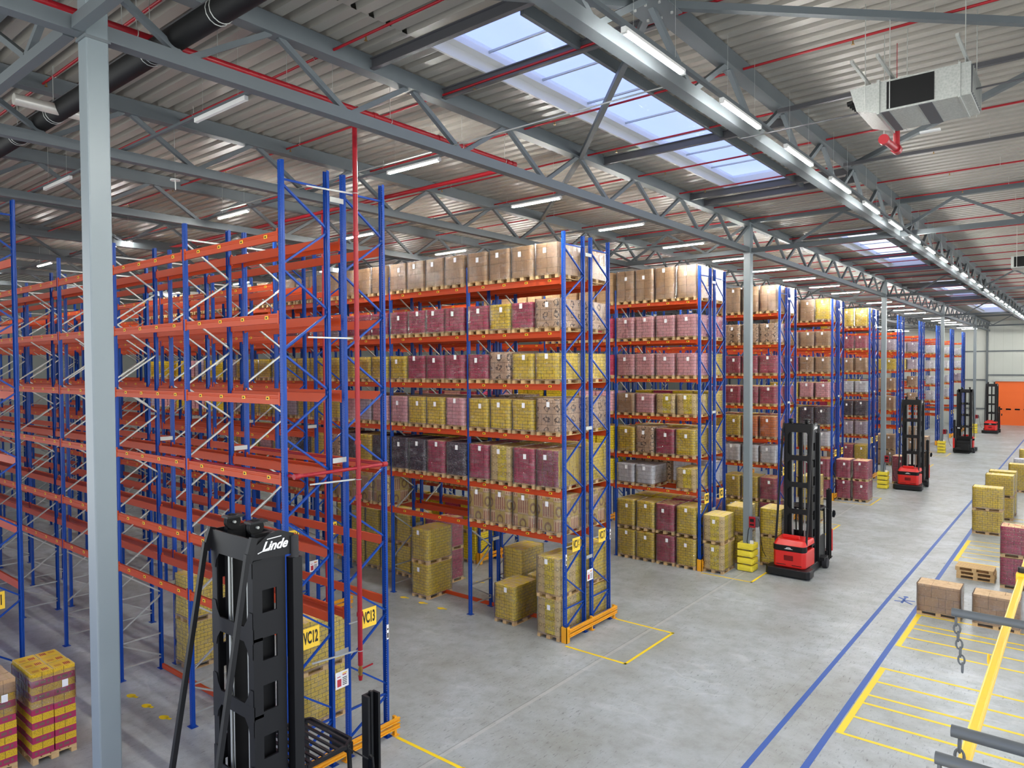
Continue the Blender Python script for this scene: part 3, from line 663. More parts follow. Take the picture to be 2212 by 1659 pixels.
# key: (material, carton width x, width y, course height, phrase)
T = {
 'Y': (carton_mat('yellow', 'f8dc2a', 'ecce34', 'e6cc7c', 'dash', .2, .1, '86701c', .55), 4, 6, .15, 'yellow printed cartons'),
 'R': (carton_mat('burgundy', 'c41c58', 'a81648', 'd08c90', 'dash', .2, .1, 'e8b8b4', .32), 4, 6, .15, 'burgundy cartons'),
 'Q': (carton_mat('burgundy_yellow', 'a22b52', '8e2447', 'b98a86', 'dash', .2, .1, 'd8b8a8', .4, 'd8bc38'), 4, 6, .15, 'burgundy cartons with yellow ends'),
 'P': (carton_mat('pink', 'f0b8be', 'e6aab0', 'f0ccc0', 'dash', .27, .12, 'a35c58', .5), 3, 4, .2, 'pale pink cartons'),
 'K': (carton_mat('kraft', 'bd9a72', 'b28e68', 'd2b288', 'plain', .4, .3, '7d5a45', .35), 2, 3, .42, 'tall brown cartons'),
 'G': (carton_mat('logo', 'd8b898', 'ccac8e', 'e0c4a6', 'logo', .4, .32, '2c1c1c', .8), 2, 3, .32, 'brown cartons with dark brush print'),
 'W': (carton_mat('white', 'ececf0', 'dcdce2', 'c8c8d0', 'plain', .26, .16, '8a8a92', .3), 3, 4, .2, 'white wrapped cartons'),
 'L': (carton_mat('lilac', 'd4c6d2', 'c8bac8', 'b8aab0', 'dash', .3, .12, '7a6c74', .4), 3, 4, .2, 'pale lilac cartons'),
 'D': (carton_mat('dark', '2c2434', '3a2c40', '5b4a58', 'fleck', .2, .1), 4, 5, .15, 'dark film wrapped goods'),
 'B': (carton_mat('stripe', 'e0c292', 'd6b686', 'e0c292', 'stripe', .4, .5, '7a4a34'), 2, 3, .5, 'kraft cartons with red stripes'),
 'C': (carton_mat('circle', 'f6e23a', 'ecd634', 'dcc294', 'circ', .26, .27, '7a5a24'), 3, 4, .27, 'yellow and kraft cartons with circle print'),
 'O': (carton_mat('orange', 'e88636', 'da7a32', 'd89058', 'dash', .3, .12, '8a4a24', .35), 3, 4, .2, 'orange brown cartons'),
 'Z': (carton_mat('two_tone', 'dcb62a', 'd6ae2a', 'a8305a', 'band', .4, .285, '7a6424'), 2, 3, .285, 'yellow and magenta cartons'),
}
STK = {}
def stack_mesh(k, h):
    key = (k, round(h, 2))
    if key in STK: return STK[key]
    mat, nx, ny, ch, _ = T[k]; rnd = random.Random(hash(key) % 1000 if False else int(h*100)+ord(k))
    nl = max(1, int(round(h/ch))); lh = h/nl; m = MB().mat(mat); g = .003; z0 = .146
    for l in range(nl):
        for i in range(nx):
            for j in range(ny):
                if 0 < i < nx-1 and 0 < j < ny-1 and l < nl-1: continue
                jx, jy = rnd.uniform(-.006, .006), rnd.uniform(-.006, .006)
                w, d = .78/nx, 1.17/ny
                m.box(-.39+i*w+g+jx, -.39+(i+1)*w-g+jx, -.585+j*d+g+jy, -.585+(j+1)*d-g+jy, z0+l*lh+g/2, z0+(l+1)*lh-g/2)
    STK[key] = m.mesh('carton_stack'); return STK[key]
WRP = {}
def wrap_mesh(h):
    key = round(h, 2)
    if key in WRP: return WRP[key]
    rnd = random.Random(int(h*100)); m = MB().mat('wrap'); m.smooth = True; nz = 7; ns = 6
    rings = []
    for a in range(nz+1):
        z = .10+(h+.06)*a/nz; ring = []
        for sd in range(4):
            for q in range(ns):
                f = q/ns; c = 1.0
                x, y = [(-.405+.81*f, -.605), (.405, -.605+1.21*f), (.405-.81*f, .605), (-.405, .605-1.21*f)][sd]
                r = rnd.uniform(-.006, .008); ring.append((x*(1+r), y*(1+r*.7), z))
        rings.append(ring)
    n = 4*ns; vs = [p for r in rings for p in r]; fs = []
    for a in range(nz):
        for i in range(n): fs.append((a*n+i, a*n+(i+1)%n, (a+1)*n+(i+1)%n, (a+1)*n+i))
    m.add(vs, fs); WRP[key] = m.mesh('stretch_wrap'); return WRP[key]
REST = []
LBL = MB().mat('white').box(-.055, .055, -.004, 0, -.075, .075).mesh('shipping_label')
def load(k, h, x, y, z, label, grp, rz=0, wrapd=True, lb=None, tilt=0, far=False):
    lj = random.uniform(-.08, .08); lz = random.uniform(.72, .9)
    if far: REST.append((k, h, x, y, z)); return None
    t = thing('pallet_load', label, 'pallet load', (x, y, z), rz, grp)
    if tilt: t.rotation_euler = (0, tilt, rz)
    put('pallet', PAL, t); put('carton_stack', stack_mesh(k, h), t)
    if wrapd: put('stretch_wrap', wrap_mesh(h), t)
    if lb: put('shipping_label', LBL, t, (lj, lb*.61, .146+h*lz)).rotation_euler = (0, 0, PI if lb > 0 else 0)
    return t
HT = {'Y': 1.05, 'R': 1.05, 'Q': 1.05, 'P': 1.0, 'K': 1.3, 'G': 1.18, 'W': .95, 'L': 1.0, 'D': 1.05, 'B': .98, 'C': 1.0, 'O': 1.05, 'Z': 1.1}
LN = ['floor', 'lowest beam level', 'second beam level', 'third beam level', 'fourth beam level', 'fifth beam level', 'top beam level']
SN = ['fourth', 'third', 'second', 'first']
def stock(num, bay, level, s, h=None, dz=0, lname=None, lb=True):
    odd = num % 2; j = (num-12)//2; x0 = 0 if j % 2 == 0 else -2*BL
    yc = AP*j + (1.415 if odd else 0) + .51 + (-.04 if not odd else .04)
    z = (LV[level-1] if level else 0)+dz
    rk = 'rack VC%d' % num if num <= 21 else ('%s stocked row rear' if odd else '%s stocked row') % ORD[(num-12)//4]
    for i, c in enumerate(s):
        if c == '.': continue
        hs = {0: 1.05, 1: .98, 2: 1.05, 3: .88, 4: .76, 5: .74, 6: .88} if num < 20 else {0: 1.05, 1: .9, 2: .98, 3: .84, 4: .86, 5: .84, 6: 1.22}
        hh = h if h else hs[level]+{'G': .06, 'K': .0, 'W': -.08}.get(c, 0)
        x = x0 - bay*BL - .06 - .9*(3-i) - .45 + random.uniform(-.02, .02)
        lab = '%s, %s, %s bay slot %s, %s' % (T[c][4], rk, ORD[bay], SN[i], lname or LN[level])
        w = lab.split()
        far = {16: bay > 4, 17: bay > 1 or (bay == 1 and level < 5), 18: True, 20: bay > 0, 21: i < 3, 25: i < 3, 29: i < 3, 33: i < 3}.get(num, False)
        load(c, hh, x, yc, z+.001, ' '.join(w[:16]), 'pallet loads stored in %s' % rk, random.uniform(-.015, .015), True, (1 if odd else -1) if lb else None, 0, far)
# front rack VC16 (left to right as seen)
V16 = {0: ['KKKK', 'RYRG', 'RGYY', 'YYYG', 'RCRQ', 'BBBB'], 1: ['KKKK', 'RRRR', 'YRRR', 'PYYP', 'DDRD', '....'], 2: ['KKKK', 'LRRR', 'YYYY', 'YPLP', 'GDYD', 'BBBB'],
       3: ['KKKK', 'YRRP', 'YYYY', 'YLYY', 'YGDY', 'BBB.'], 4: ['KK.K', 'PRPP', 'LYYY', 'PLYY', 'YYYP', '....'], 5: ['KKKK', 'PPYY', 'PLYY', 'PPYY', '....', '....'], 6: ['KKKK', 'YYPP', 'YY.Y', 'LPPY', '....', '....']}
for b, rows in V16.items():
    for q, s in enumerate(rows): stock(16, b, 6-q, s, lb=(b < 2))
V17 = {0: ['KKKK', 'RRGG', 'YYYY', 'GYYG', 'RYYY', 'BBBB'], 1: ['KKKK', 'YYRR', 'RRYY', 'PPRR', 'YYRY', '....'], 2: ['KKKK', 'RRYY', 'RYYY', 'PPYL', '....', '....']}
for b, rows in V17.items():
    for q, s in enumerate(rows): stock(17, b, 6-q, s, lb=False)
V20 = [['KKKK', 'PPPP', 'PPPP', 'KPCC', 'YGRY', 'WW.C'], ['KKKK', 'YYRR', 'PPRR', 'YYPP', 'RRYY', 'YYYY'], ['KKKK', '....', 'RRYY', 'PPYY', '....', '....']]
for b, rows in enumerate(V20):
    for q, s in enumerate(rows): stock(20, b, 6-q, s, .75 if (b == 0 and q in (3, 5)) else None)
stock(20, 0, 0, 'YYRY'); stock(20, 0, 0, 'YYRY', dz=1.25, lname='upper floor pallet')
V21 = ['KKKK', 'YRRR', 'GYYY', 'YRYY', 'YYYY', 'GGWW']
for q, s in enumerate(V21): stock(21, 0, 6-q, s, lb=False)
stock(21, 0, 0, 'YYRR', lb=False); stock(21, 0, 0, 'YYRR', dz=1.25, lname='upper floor pallet', lb=False)
def simple(num, cols, nslot, levels, two=True):
    for q, s in enumerate(levels):
        if q == 6: stock(num, 0, 0, s); (stock(num, 0, 0, s, dz=1.25, lname='upper floor pallet') if two else None)
        else: stock(num, 0, 6-q, s)
simple(24, 0, 4, ['KKKK', 'GGGG', 'RRRR', 'RRRR', 'YYOO', 'WWWW', '.YYR'])
simple(28, 0, 4, ['KKKY', 'RKKK', 'RRKK', 'YYPP', '.YDD', '.YWW', '.YRR'])
simple(32, 0, 4, ['.KYY', '.RRR', '.KKK', '.YWW', '.YDD', '.YLL', '.KRY'])
simple(36, 0, 4, ['....', '.WLL', '..YY', '..KK', '..KK', '....', '..KK'])
simple(40, 0, 4, ['....', '..LL', '..YL', '...K', '...K', '....', '...K'])
simple(44, 0, 4, ['....', '...W', '...W', '...W', '...W', '....', '....'])
simple(48, 0, 4, ['....', '...W', '...W', '...W', '...W', '....', '....'])
simple(52, 0, 4, ['....', '...W', '...W', '...L', '....', '....', '....'])
for num, rows in ((25, ['KKKK', 'RRYR']), (29, ['KKYK', 'RRYR']), (33, ['YWWY', 'RRYR'])):
    stock(num, 0, 6, rows[0], lb=False); stock(num, 0, 3, rows[1], lb=False); stock(num, 0, 2, rows[1][::-1], lb=False)
# VC16 / VC17 floor positions
stock(16, 0, 0, '...C'); stock(16, 0, 0, '...C', dz=1.2, lname='upper floor pallet')
load('Y', 1.05, -2.32, 9.82, 0, 'single yellow carton pallet on the floor between VC16 posts', None, 0, True, -1)
load('Y', 1.05, -6.2, 9.9, 0, 'lower yellow pallet of the lone pair under VC16, second bay', None, 0, True, -1)
load('Y', 1.05, -6.2, 9.9, 1.2, 'upper yellow pallet of the lone pair under VC16, second bay', None, 0, True, -1)
load('R', .6, -3.1, 11.2, 0, 'low burgundy pallet on the floor behind the single yellow one', None, 0, True)
load('Y', 1.05, -3.1, 11.2, .75, 'yellow pallet stacked on the low burgundy pallet', None, 0, True)
load('Y', 1.05, -2.1, 11.2, 0, 'yellow pallet on the floor behind VC16, third from the end', None, 0, True)
stock(17, 0, 0, '...Y', lb=False); stock(17, 0, 0, '...Y', dz=1.25, lname='upper floor pallet', lb=False)
load('R', 1.05, -6.9, 11.25, 0, 'lower burgundy pallet behind the lone yellow pair', None, 0, True)
load('R', 1.05, -6.9, 11.25, 1.2, 'upper burgundy pallet behind the lone yellow pair', None, 0, True)
for i in range(5):
    for q in (0, 1): load('Y', 1.02, -8.6-.92*i, 11.3, q*1.2, 'yellow pallet in the dusty row under VC17, %s from the right, %s' % (ORD[i], ['lower', 'upper'][q]), 'yellow pallets under VC17', 0, True)
for b in (0, 1): stock(18, b, 0, 'YYRY', lb=False); stock(18, b, 0, 'YYRY', dz=1.2, lname='upper floor pallet', lb=False)
for l in (1, 3, 4, 5): stock(18, 0, l, {1: 'BBYY', 3: 'PRPR', 4: 'PRPP', 5: 'YYRR'}[l], lb=False)
for q in (0, 1): load('Y', 1.1, -7.03, 1.98, q*1.25, '%s yellow pallet of the pair under VC13 left of the foreground mast' % ['lower', 'upper'][q], None)
# yellow stacks under VC12 behind the foreground mast
for q in (0, 1):
    load('Y', 1.05, -1.93, 1.98, q*1.2, '%s yellow pallet under VC12 behind the yellow VC12 sign' % ['lower', 'upper'][q], None)
# loads standing at the column ends
for q in (0, 1):
    w = ['lower', 'upper'][q]
    load('C', .95, .55, 18.97, q*1.12, '%s yellow circle-print pallet left of the column protector' % w, None, .02, True, -1)
    load('Y', 1.0, .7, 20.85, q*1.15, '%s yellow pallet behind the column, left side' % w, None, .02, True)
    load('Y', 1.0, 1.98, 21.2, q*1.15, '%s yellow pallet between column and nearest red truck' % w, None, 0, True)
    load('Y', 1.05, .82, 30.1, q*1.2, '%s yellow pallet behind the nearest red truck mast' % w, None, 0, True)
    load('R', 1.05, .5, 37.85, q*1.2, '%s burgundy pallet at the fourth rack end, left one' % w, None, 0, True, -1)
    load('R', 1.05, 1.45, 37.85, q*1.2, '%s burgundy pallet at the fourth rack end, right one' % w, None, 0, True, -1)
    load('K', 1.2, 2.2, 52.5, q*1.35, '%s brown carton pallet behind the third column' % w, None, 0, True)
load('R', 1.7, 1.9, 46.3, 0, 'single tall burgundy pallet right of the third column', None, 0, True, -1)
# right-hand staging loads (long side across)
def rload(k, h, x0, y0, z, lab): load(k, h, x0+.6, y0+.4, z, lab, None, PI/2, True)
rload('K', .84, 7.53, 18.15, 0, 'brown carton pallet at the yellow grid, left of two')
rload('K', .84, 9.06, 17.95, 0, 'brown carton pallet at the yellow grid, right of two, behind the rail')
for q in (0, 1):
    w = ['lower', 'upper'][q]
    rload('R', .95, 9.36, 22.95, q*1.12, '%s burgundy pallet at the right picture edge' % w)
    rload('Y', .95, 7.53, 32.1, q*1.12, '%s yellow pallet on the staging area, nearest pair' % w)
    rload('Y', 1.0, 7.65, 36.3, q*1.16, '%s yellow pallet on the staging area, second pair' % w)
    rload('Y', 1.0, 7.65, 37.9, q*1.16, '%s yellow pallet close behind the second pair' % w)
    rload('Y', 1.0, 9.35, 40.6, q*1.16, '%s yellow pallet right of the second staging pair' % w)
    rload('C', 1.0, 9.9, 34.6, q*1.16, '%s kraft and yellow pallet at the right edge behind the first pair' % w)
rload('Y', 1.6, 7.9, 46.5, 0, 'single yellow pallet on the staging area, beyond the pairs')
rload('W', 1.5, 7.9, 50.5, 0, 'white pallet on the staging area between yellow ones')
rload('Y', 1.65, 7.9, 55.5, 0, 'single yellow pallet beyond the white one')
rload('K', 1.9, 7.9, 61.5, 0, 'tall grey brown pallet far down the staging area')
rload('W', 1.9, 9.3, 63, 0, 'tall white pallet at the right edge, farthest one')
for q in range(3):
    o = put('empty_pallet', PAL, None, (8.57+(q == 2)*-.03, 23.8+(q == 1)*.02, q*.145)); o.rotation_euler = (0, 0, PI/2+[0, .01, -.02][q])
    tag(o, 'empty wooden pallet, %s of the stack beside the yellow grid' % ['bottom', 'middle', 'top'][q], 'pallet', 'stack of empty pallets')
# the loads that are hardly seen behind the others, as one mass
rm = MB()
for k, h, x, y, z in REST:
    for me in (stack_mesh(k, h), PAL):
        for mi, mt in enumerate(me.materials):
            rm.mat(mt); fs = [tuple(p.vertices) for p in me.polygons if p.material_index == mi]
            rm.add([(v.co.x+x, v.co.y+y, v.co.z+z) for v in me.vertices], fs)
o = rm.build('stored_pallet_load'); tag(o, 'further carton pallets half hidden behind the front loads in the racks', 'pallet load', 'pallet loads half hidden in the racks'); o['kind'] = 'stuff'
# two-tone pallets at bottom left: every carton its own part
def twotone(x, y, lab, kraft_top):
    t = thing('pallet_load', lab, 'pallet load', (x, y, 0), PI/2)
    put('pallet', PAL, t)
    mat = T['Z'][0]; rnd = random.Random(3)
    me1 = MB().mat(mat).box(-.195, .195, -.19, .19, 0, .28).mesh('carton')
    topm = MB().mat('signy').box(-.18, .18, -.175, .175, .28, .2805).mat('redink')
    for i in range(3): topm.box(-.14, -.02, -.1+i*.04, -.085+i*.04, .2805, .281)
    for i in range(4): topm.box(.03+i*.03, .05+i*.03, -.12, .02, .2805, .281)
    topme = topm.mesh('printed_lid')
    kt = MB().mat(T['K'][0]).box(-.195, .195, -.19, .19, 0, .28).mesh('carton')
    for l in range(6):
        for i in range(2):
            for j in range(3):
                if l < 5 and False: continue
                me = kt if (l == 5 and kraft_top) else me1
                o = put('carton', me, t, (-.2+.4*i+rnd.uniform(-.012, .012), -.39+.39*j+rnd.uniform(-.012, .012), .146+l*.285))
                o.rotation_euler = (0, 0, rnd.uniform(-.02, .02)+(PI if rnd.random() > .5 else 0))
                if l == 5 and not kraft_top: put('printed_lid', topme, o)
    put('stretch_wrap', wrap_mesh(.6), t, (0, 0, 1.02)); put('shipping_label', LBL, t, (.2, -.615, 1.5))
    return t
twotone(-5.3, -2.4, 'yellow and magenta carton pallet beside the foreground column', False)
twotone(-5.45, -3.42, 'magenta carton pallet with kraft lids at the left edge', True)
# ------------------------------------------------------------------ column protectors and chargers
for k in range(1, 5):
    y = COLY0+BAY*k
    nm = ['', 'beside the nearest red truck', 'beside the second truck', 'beside the reversed truck', 'beside the farthest truck'][k]
    t = thing('column_protector', 'stack of yellow foam blocks round the column %s' % nm, 'column protector', (COLX, y, 0), 0, 'yellow column protectors')
    for i in range(4):
        m = MB().mat('plasty')
        for (a, b, c, d) in ((-.3, -.145, -.3, .3), (.145, .3, -.3, .3), (-.145, .145, -.3, -.145), (-.145, .145, .145, .3)): m.box(a, b, c, d, i*.28+.02, i*.28+.24)
        m.box(-.22, .22, -.315, -.29, i*.28+.07, i*.28+.18).box(.29, .315, -.22, .22, i*.28+.07, i*.28+.18)
        m.build('foam_block', t, bevel=.03)
    if k < 4 or True:
        t = thing('battery_charger', 'red and grey charger box on the column %s' % nm, 'charger', (COLX+.14, y-.1, 1.75))
        MB().mat('darkbeam').box(.0, .3, -.05, .2, 0, .38).build('case', t, bevel=.01)
        MB().mat('red').box(-.02, .22, -.1, -.05, -.02, .4).build('front_panel', t)
        MB().mat('blackm').box(.02, .18, -.105, -.1, .2, .32).box(.02, .18, -.105, -.1, .06, .12).build('display', t)
        m = MB().mat('blackm'); pts = [(.28, .05, .35), (.36, .0, .2), (.4, .0, -.4), (.5, .0, -.9), (.62, 0, -1.1)]; m.tube(pts, .012, 6)
        pts = [(0, -.07, 0), (-.05, -.07, -.15), (-.1, -.07, -.6), (.0, -.07, -.95), (.14, -.07, -.9)]; m.tube(pts, .012, 6); m.build('cable', t)
        MB().mat('whitep').box(.0, .12, -.05, .03, -.72, -.55).mat('red').cyl((.08, -.03, -.72), (.1, -.03, -.84), .035, 10).build('socket', t)
# ------------------------------------------------------------------ turret trucks
def truck(x, y, rz, lab, detail=True):
    t = thing('turret_truck', lab, 'lift truck', (x, y, 0), rz)
    # chassis and battery hood (rear at y=0)
    m = MB().mat('black').prism([(-.82, .0), (-.72, -.1), (.72, -.1), (.82, .0), (.82, .5), (.62, .7), (.62, 2.6), (-.62, 2.6), (-.62, .7), (-.82, .5)], 2, .05, .34); m.build('chassis', t, bevel=.03)
    def shell(z0, z1, g=0, y0=.12): return [(-.6+g, y0+.12), (-.5+g, y0), (.5-g, y0), (.6-g, y0+.12), (.63-g, 1.25), (-.63+g, 1.25)]
    m = MB().mat('truckred').prism(shell(0,0), 2, .34, .98); m.build('battery_hood', t, bevel=.05, seg=3)
    m = MB().mat('truckred'); a = shell(0,0); b = [(-.54, .42), (-.46, .32), (.46, .32), (.54, .42), (.6, 1.25), (-.6, 1.25)]; n = 6
    m.add([(p[0], p[1], 1.18) for p in a]+[(p[0], p[1], 1.36) for p in b], [(i, (i+1)%n, (i+1)%n+n, i+n) for i in range(n)]+[tuple(range(n, 2*n))]); m.add([(p[0],p[1],1.17) for p in a]+[(p[0],p[1],1.18) for p in a],[(i,(i+1)%n,(i+1)%n+n,i+n) for i in range(n)])
    m.build('hood_top', t, bevel=.04, seg=3)
    m = MB().mat('blackm').prism([(-.61, .23), (-.505, .105), (.505, .105), (.61, .23), (.61, .4), (-.61, .4)], 2, .96, 1.18); m.build('black_band', t, bevel=.02)
    lg = MB().mat('white'); lg.prism([(-.16, 1.045), (.16, 1.045), (.12, 1.06), (-.12, 1.06)], 1, .095, .105); 
    for i in range(8):
        a0 = PI*i/8; a1 = PI*(i+1)/8; lg.bar((.09*math.cos(a0), .1, 1.065+.045*math.sin(a0)), (.09*math.cos(a1), .1, 1.065+.045*math.sin(a1)), .012, .014)
    for i in range(4): lg.box(-.06+i*.035, -.045+i*.035, .095, .105, 1.06, 1.085)
    lg.build('rear_emblem', t)
    m = MB().mat('blackm')
    for i in range(7): m.box(-.17, .17, .108, .122, .62+i*.028, .632+i*.028)
    m.box(-.45, -.1, .108, .122, .44, .46).box(.12, .48, .108, .122, .44, .46); m.build('vent_grille', t)
    MB().mat('truckred').prism([(-.35, 1.36), (.28, 1.36), (.26, 1.5), (-.37, 1.5)], 1, .55, .62).build('hood_handle', t, bevel=.02)
    # fixed lower mast with cross members
    y0, y1, xo = 1.22, 1.72, .53; zt = 5.72
    for s in (-1, 1):
        m = MB().mat('black')
        X = lambda a, b: (min(s*a, s*b), max(s*a, s*b))
        a, b = X(xo-.03, xo); m.box(a, b, y0, y1, .34, zt)                 # side plate
        # windows are real gaps: build the side plate from rails and bars instead
        m = MB().mat('black'); m.box(a, b, y0, y0+.14, .34, zt); m.box(a, b, y1-.14, y1, .34, zt)
        z = .34
        for zz in (.34, 1.0, 1.65, 2.35, 3.0, 3.7, 4.35): m.box(a, b, y0+.14, y1-.14, zz, zz+.34)
        m.box(a, b, y0+.14, y1-.14, 5.0, zt)
        c, d = X(xo-.13, xo-.03); m.box(c, d, y0, y0+.02, .34, zt); m.box(c, d, y1-.03, y1, .34, zt)
        m.build('mast_profile', t)
        c, d = X(.31, .40); MB().mat('blackm').box(c, d, y0+.12, y1-.1, .5, zt+.02).build('inner_mast', t)
        MB().mat('galv').cyl((s*.24, y0+.1, .6), (s*.24, y0+.1, zt-.05), .018, 10).cyl((s*.2, y0+.12, .6), (s*.2, y0+.12, zt-.05), .01, 8).build('hydraulic_hose', t)
        MB().mat('black').bar((s*.57, .4, 1.2), (s*.55, y0-.08, zt-.18), .065, .065).bar((s*.55, y0-.08, zt-.3), (s*.54, y0+.02, zt+.02), .06, .1).build('mast_strut', t)
        # sheaves on top
        m = MB().mat('blackm')
        for q in range(3): m.cyl((s*.3-.06+q*.03, y0+.2, zt+.1), (s*.3-.04+q*.03, y0+.2, zt+.1), .11, 18)
        m.mat('galv').cyl((s*.3-.08, y0+.2, zt+.1), (s*.3+.06, y0+.2, zt+.1), .02, 8); m.mat('black').box(s*.3-.1, s*.3+.07, y0+.08, y0+.34, zt+.16, zt+.19).box(s*.3-.1, s*.3-.085, y0+.15, y0+.25, zt, zt+.18)
        m.build('chain_sheave', t)
    for zz, hh in ((1.15, .2), (2.2, .2), (3.25, .2), (4.3, .2), (zt-.32, .32)):
        m = MB().mat('black').box(-xo, xo, y0-.012, y0+.012, zz, zz+hh)
        for s in (-1, 1):
            for q in (-1, 1):
                zz2 = zz if q < 0 else zz+hh
                if q > 0 and hh > .3: continue
                m.add([(s*(xo-.0), y0-.011, zz2), (s*(xo-.22), y0-.011, zz2), (s*(xo-.14), y0-.011, zz2+q*.1), (s*(xo-.1), y0-.011, zz2+q*.22), (s*xo, y0-.011, zz2+q*.22)], [(0,1,2,3,4)])
        m.box(-xo, xo, y0+.01, y0+.14, zz+.02, zz+.06); m.build('mast_crossbar', t)
    MB().mat('black').box(-xo, xo, y1-.05, y1, zt-.25, zt).build('mast_crossbar', t)
    MB().mat('blackm').box(-.06, .06, y0+.3, y1-.05, .5, zt-.2).build('lift_cylinder', t)
    # name plate on mast head
    me = MB().mat('black').prism([(y0-.02, zt-.28), (y1+.1, zt-.3), (y1+.12, zt-.02), (y1-.1, zt+.06), (y0+.25, zt+.05), (y0+.02, zt-.1)], 0, xo, xo+.035); me.build('mast_head_plate', t)
    o = put('lettering', text_mesh('Linde', .175, 'white', .45, .002), t)
    o.matrix_local = Matrix.Translation((xo+.038, (y0+y1)/2+.06, zt-.13)) @ Matrix(((0,0,1,0),(1,0,0,0),(0,1,0,0),(0,0,0,1)))
    MB().mat('white').bar((xo+.038, y0+.06, zt-.2), (xo+.038, y0+.3, zt-.13), .004, .012).bar((xo+.038, y0+.2, zt-.03), (xo+.038, y0+.42, zt-.02), .004, .01).build('lettering_swash', t)
    MB().mat('rubber').cyl((xo+.05, y1+.12, zt-.05), (xo+.05, y1+.12, zt-.35), .055, 14).build('mast_roller', t)
    MB().mat('black').box(xo-.05, xo+.11, y1+.05, y1+.2, .3, zt-.35).build('side_channel', t)
    # cabin with overhead guard
    cb0, cb1, gz = 1.85, 2.85, 2.34
    m = MB().mat('black').box(-.58, .58, cb0, cb0+.06, .3, gz-.9).box(-.58, -.53, cb0, cb1, .3, 1.25).box(.53, .58, cb0, cb1, .3, 1.25).box(-.58, .58, cb1-.05, cb1, .3, 1.1).box(-.58, .58, cb0, cb1, .26, .32); m.build('cabin', t, bevel=.02)
    m = MB().mat('black')
    for sx in (-.55, .55): m.bar((sx, cb0+.03, gz), (sx, cb0+.03, 1.0), .05); m.bar((sx, cb1-.1, gz), (sx, cb1-.03, 1.0), .05)
    m.build('cabin_post', t)
    m = MB().mat('black'); rim = [(-.58, cb0), (.55, cb0), (.62, cb0+.12), (.62, cb1-.2), (.5, cb1-.02), (-.5, cb1-.02), (-.62, cb1-.2), (-.62, cb0+.1)]
    for p, q in zip(rim, rim[1:]+rim[:1]): m.bar((p[0], p[1], gz), (q[0], q[1], gz), .045, .06)
    for i in range(8): yy = cb0+.1+i*.115; m.box(-.6, .6, yy-.022, yy+.022, gz-.01, gz+.015)
    m.build('overhead_guard', t)
    MB().mat('whitep').box(.25, .45, cb1-.01, cb1+.0, gz-.14, gz-.04).mat('blackm').box(.1, .55, cb1-.07, cb1-.015, gz-.2, gz-.02).build('guard_light_box', t)
    m = MB().mat('black').bar((.6, cb1-.2, gz), (.86, cb1+.05, gz-.22), .015); m.prism([(.82, gz-.42), (.9, gz-.44), (.95, gz-.3), (.93, gz-.16), (.86, gz-.14), (.82, gz-.25)], 1, cb1+.04, cb1+.07); m.mat('glassdark').box(.84, .92, cb1+.03, cb1+.04, gz-.4, gz-.2); m.build('mirror', t)
    # turret head with auxiliary mast and forks
    m = MB().mat('black').box(-.5, .5, 2.9, 3.05, .25, .8).box(.1, .62, 2.95, 3.4, .3, .5); m.build('turret_carriage', t, bevel=.02)
    m = MB().mat('black').box(.56, .60, 3.0, 3.24, .15, 2.98).box(.60, .71, 3.0, 3.04, .15, 2.98).box(.60, .71, 3.20, 3.24, .15, 2.98).box(.6, .66, 3.1, 3.14, .15, 3.02); m.build('auxiliary_mast', t)
    MB().mat('truckred').box(.6, .74, 3.26, 3.34, .45, 1.35).build('turret_cover', t, bevel=.03)
    m = MB().mat('black').box(-.55, .55, 3.28, 3.33, .08, .12)
    for yy in (3.3, 3.75): m.box(-.6, .6, yy-.06, yy+.06, .07, .12)
    m.build('fork', t)
    # wheels
    for s in (-1, 1):
        MB().mat('rubber').cyl((s*.66, 2.25, .2), (s*.84, 2.25, .2), .2, 22).build('load_wheel', t)
        MB().mat('black').box(min(s*.6, s*.8), max(s*.6, s*.8), 1.9, 2.45, .34, .46).build('wheel_arm', t)
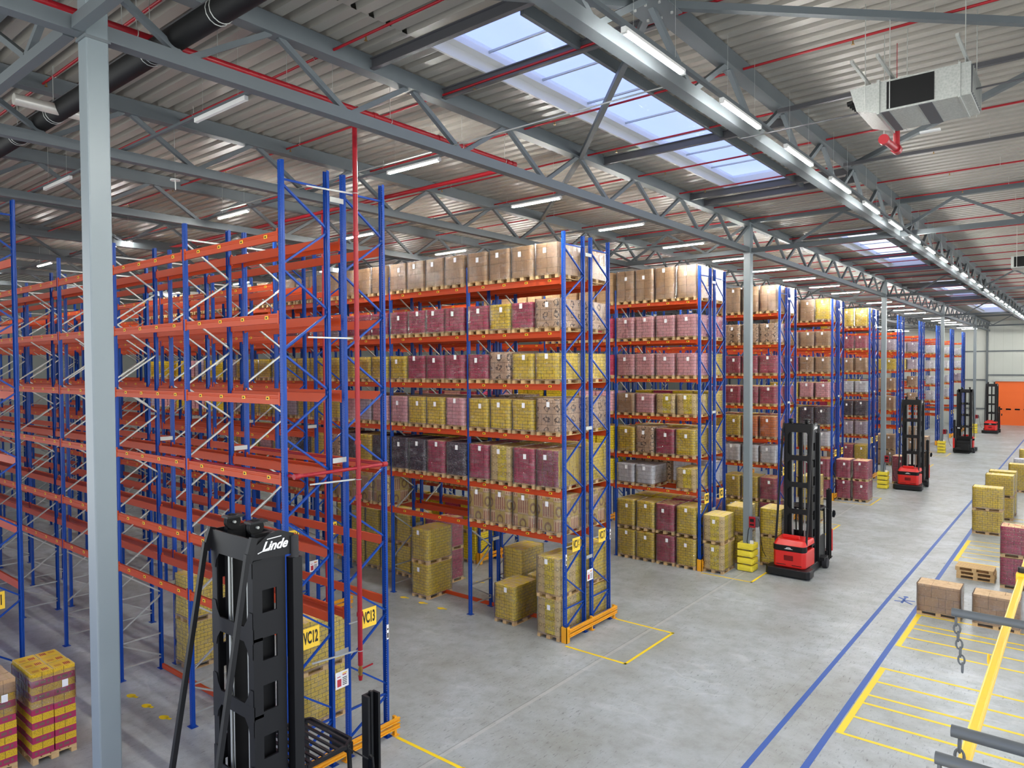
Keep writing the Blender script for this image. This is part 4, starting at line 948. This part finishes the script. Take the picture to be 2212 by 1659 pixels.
    MB().mat('rubber').cyl((-.1, .55, .17), (.1, .55, .17), .17, 20).build('drive_wheel', t)
    return t
truck(2.58, -3.75, 0, 'black mast lift truck in the foreground with white brand script')
truck(3.0, 19.55, 0, 'red and black turret truck nearest of the parked ones')
truck(2.85, 43.2, 0, 'red and black turret truck, second parked one down the aisle')
truck(3.0, 70.6, PI, 'black turret truck seen from its forks, third down the aisle')
truck(2.95, 90.8, 0, 'red and black turret truck farthest away near the orange door')
# ------------------------------------------------------------------ platform rail in the right foreground
t = thing('safety_gate', 'yellow horizontal gate bar of the platform, lower right corner', 'gate')
MB().mat('yellow').box(11.482, 11.512, -7.2, -2.7, 6.88, 6.91).build('gate_bar', t, bevel=.006)
MB().mat('yellow').torus((11.47, -4.42, 6.88), .016, .004, (0,1,0), (0,0,1)).box(11.475, 11.52, -3.2, -3.15, 6.87, 6.925).build('hook', t)
MB().mat('black').cyl((11.5, -3.15, 6.92), (11.5, -3.15, 6.95), .02, 10).build('bolt', t)
def arm(y, z, x0, lab):
    t = thing('rail_arm', lab, 'rail', (0, 0, 0))
    MB().mat('steelgrey').cyl((x0, y, z), (13.0, y-.02, z), .0165, 16).build('tube', t, bevel=.002)
    return t
arm(-4.27, 6.99, 11.33, 'grey rail tube ending above the gate bar, upper one')
arm(-5.37, 6.99, 11.47, 'grey rail tube at the bottom right, upper of the near pair')
arm(-5.46, 6.945, 11.445, 'grey rail tube at the bottom right corner, lowest')
def chain(x, y, z, n, lab, dx=0):
    t = thing('chain', lab, 'chain', (x, y, z))
    for i in range(n):
        a, b = ((1,0,0), (0,0,1)) if i % 2 else ((0,1,0), (0,0,1))
        put('link', MB().mat('steelgrey').torus((dx*i, 0, -.031*i), .011, .0042, a, b, 14, 6, 1.75).mesh('link'), t)
chain(11.345, -4.27, 6.955, 7, 'short steel chain hanging from the upper grey rail tube', .004)
chain(11.49, -5.37, 6.955, 5, 'short steel chain under the upper near rail tube')
chain(11.455, -5.46, 6.92, 5, 'short steel chain under the lowest rail tube')
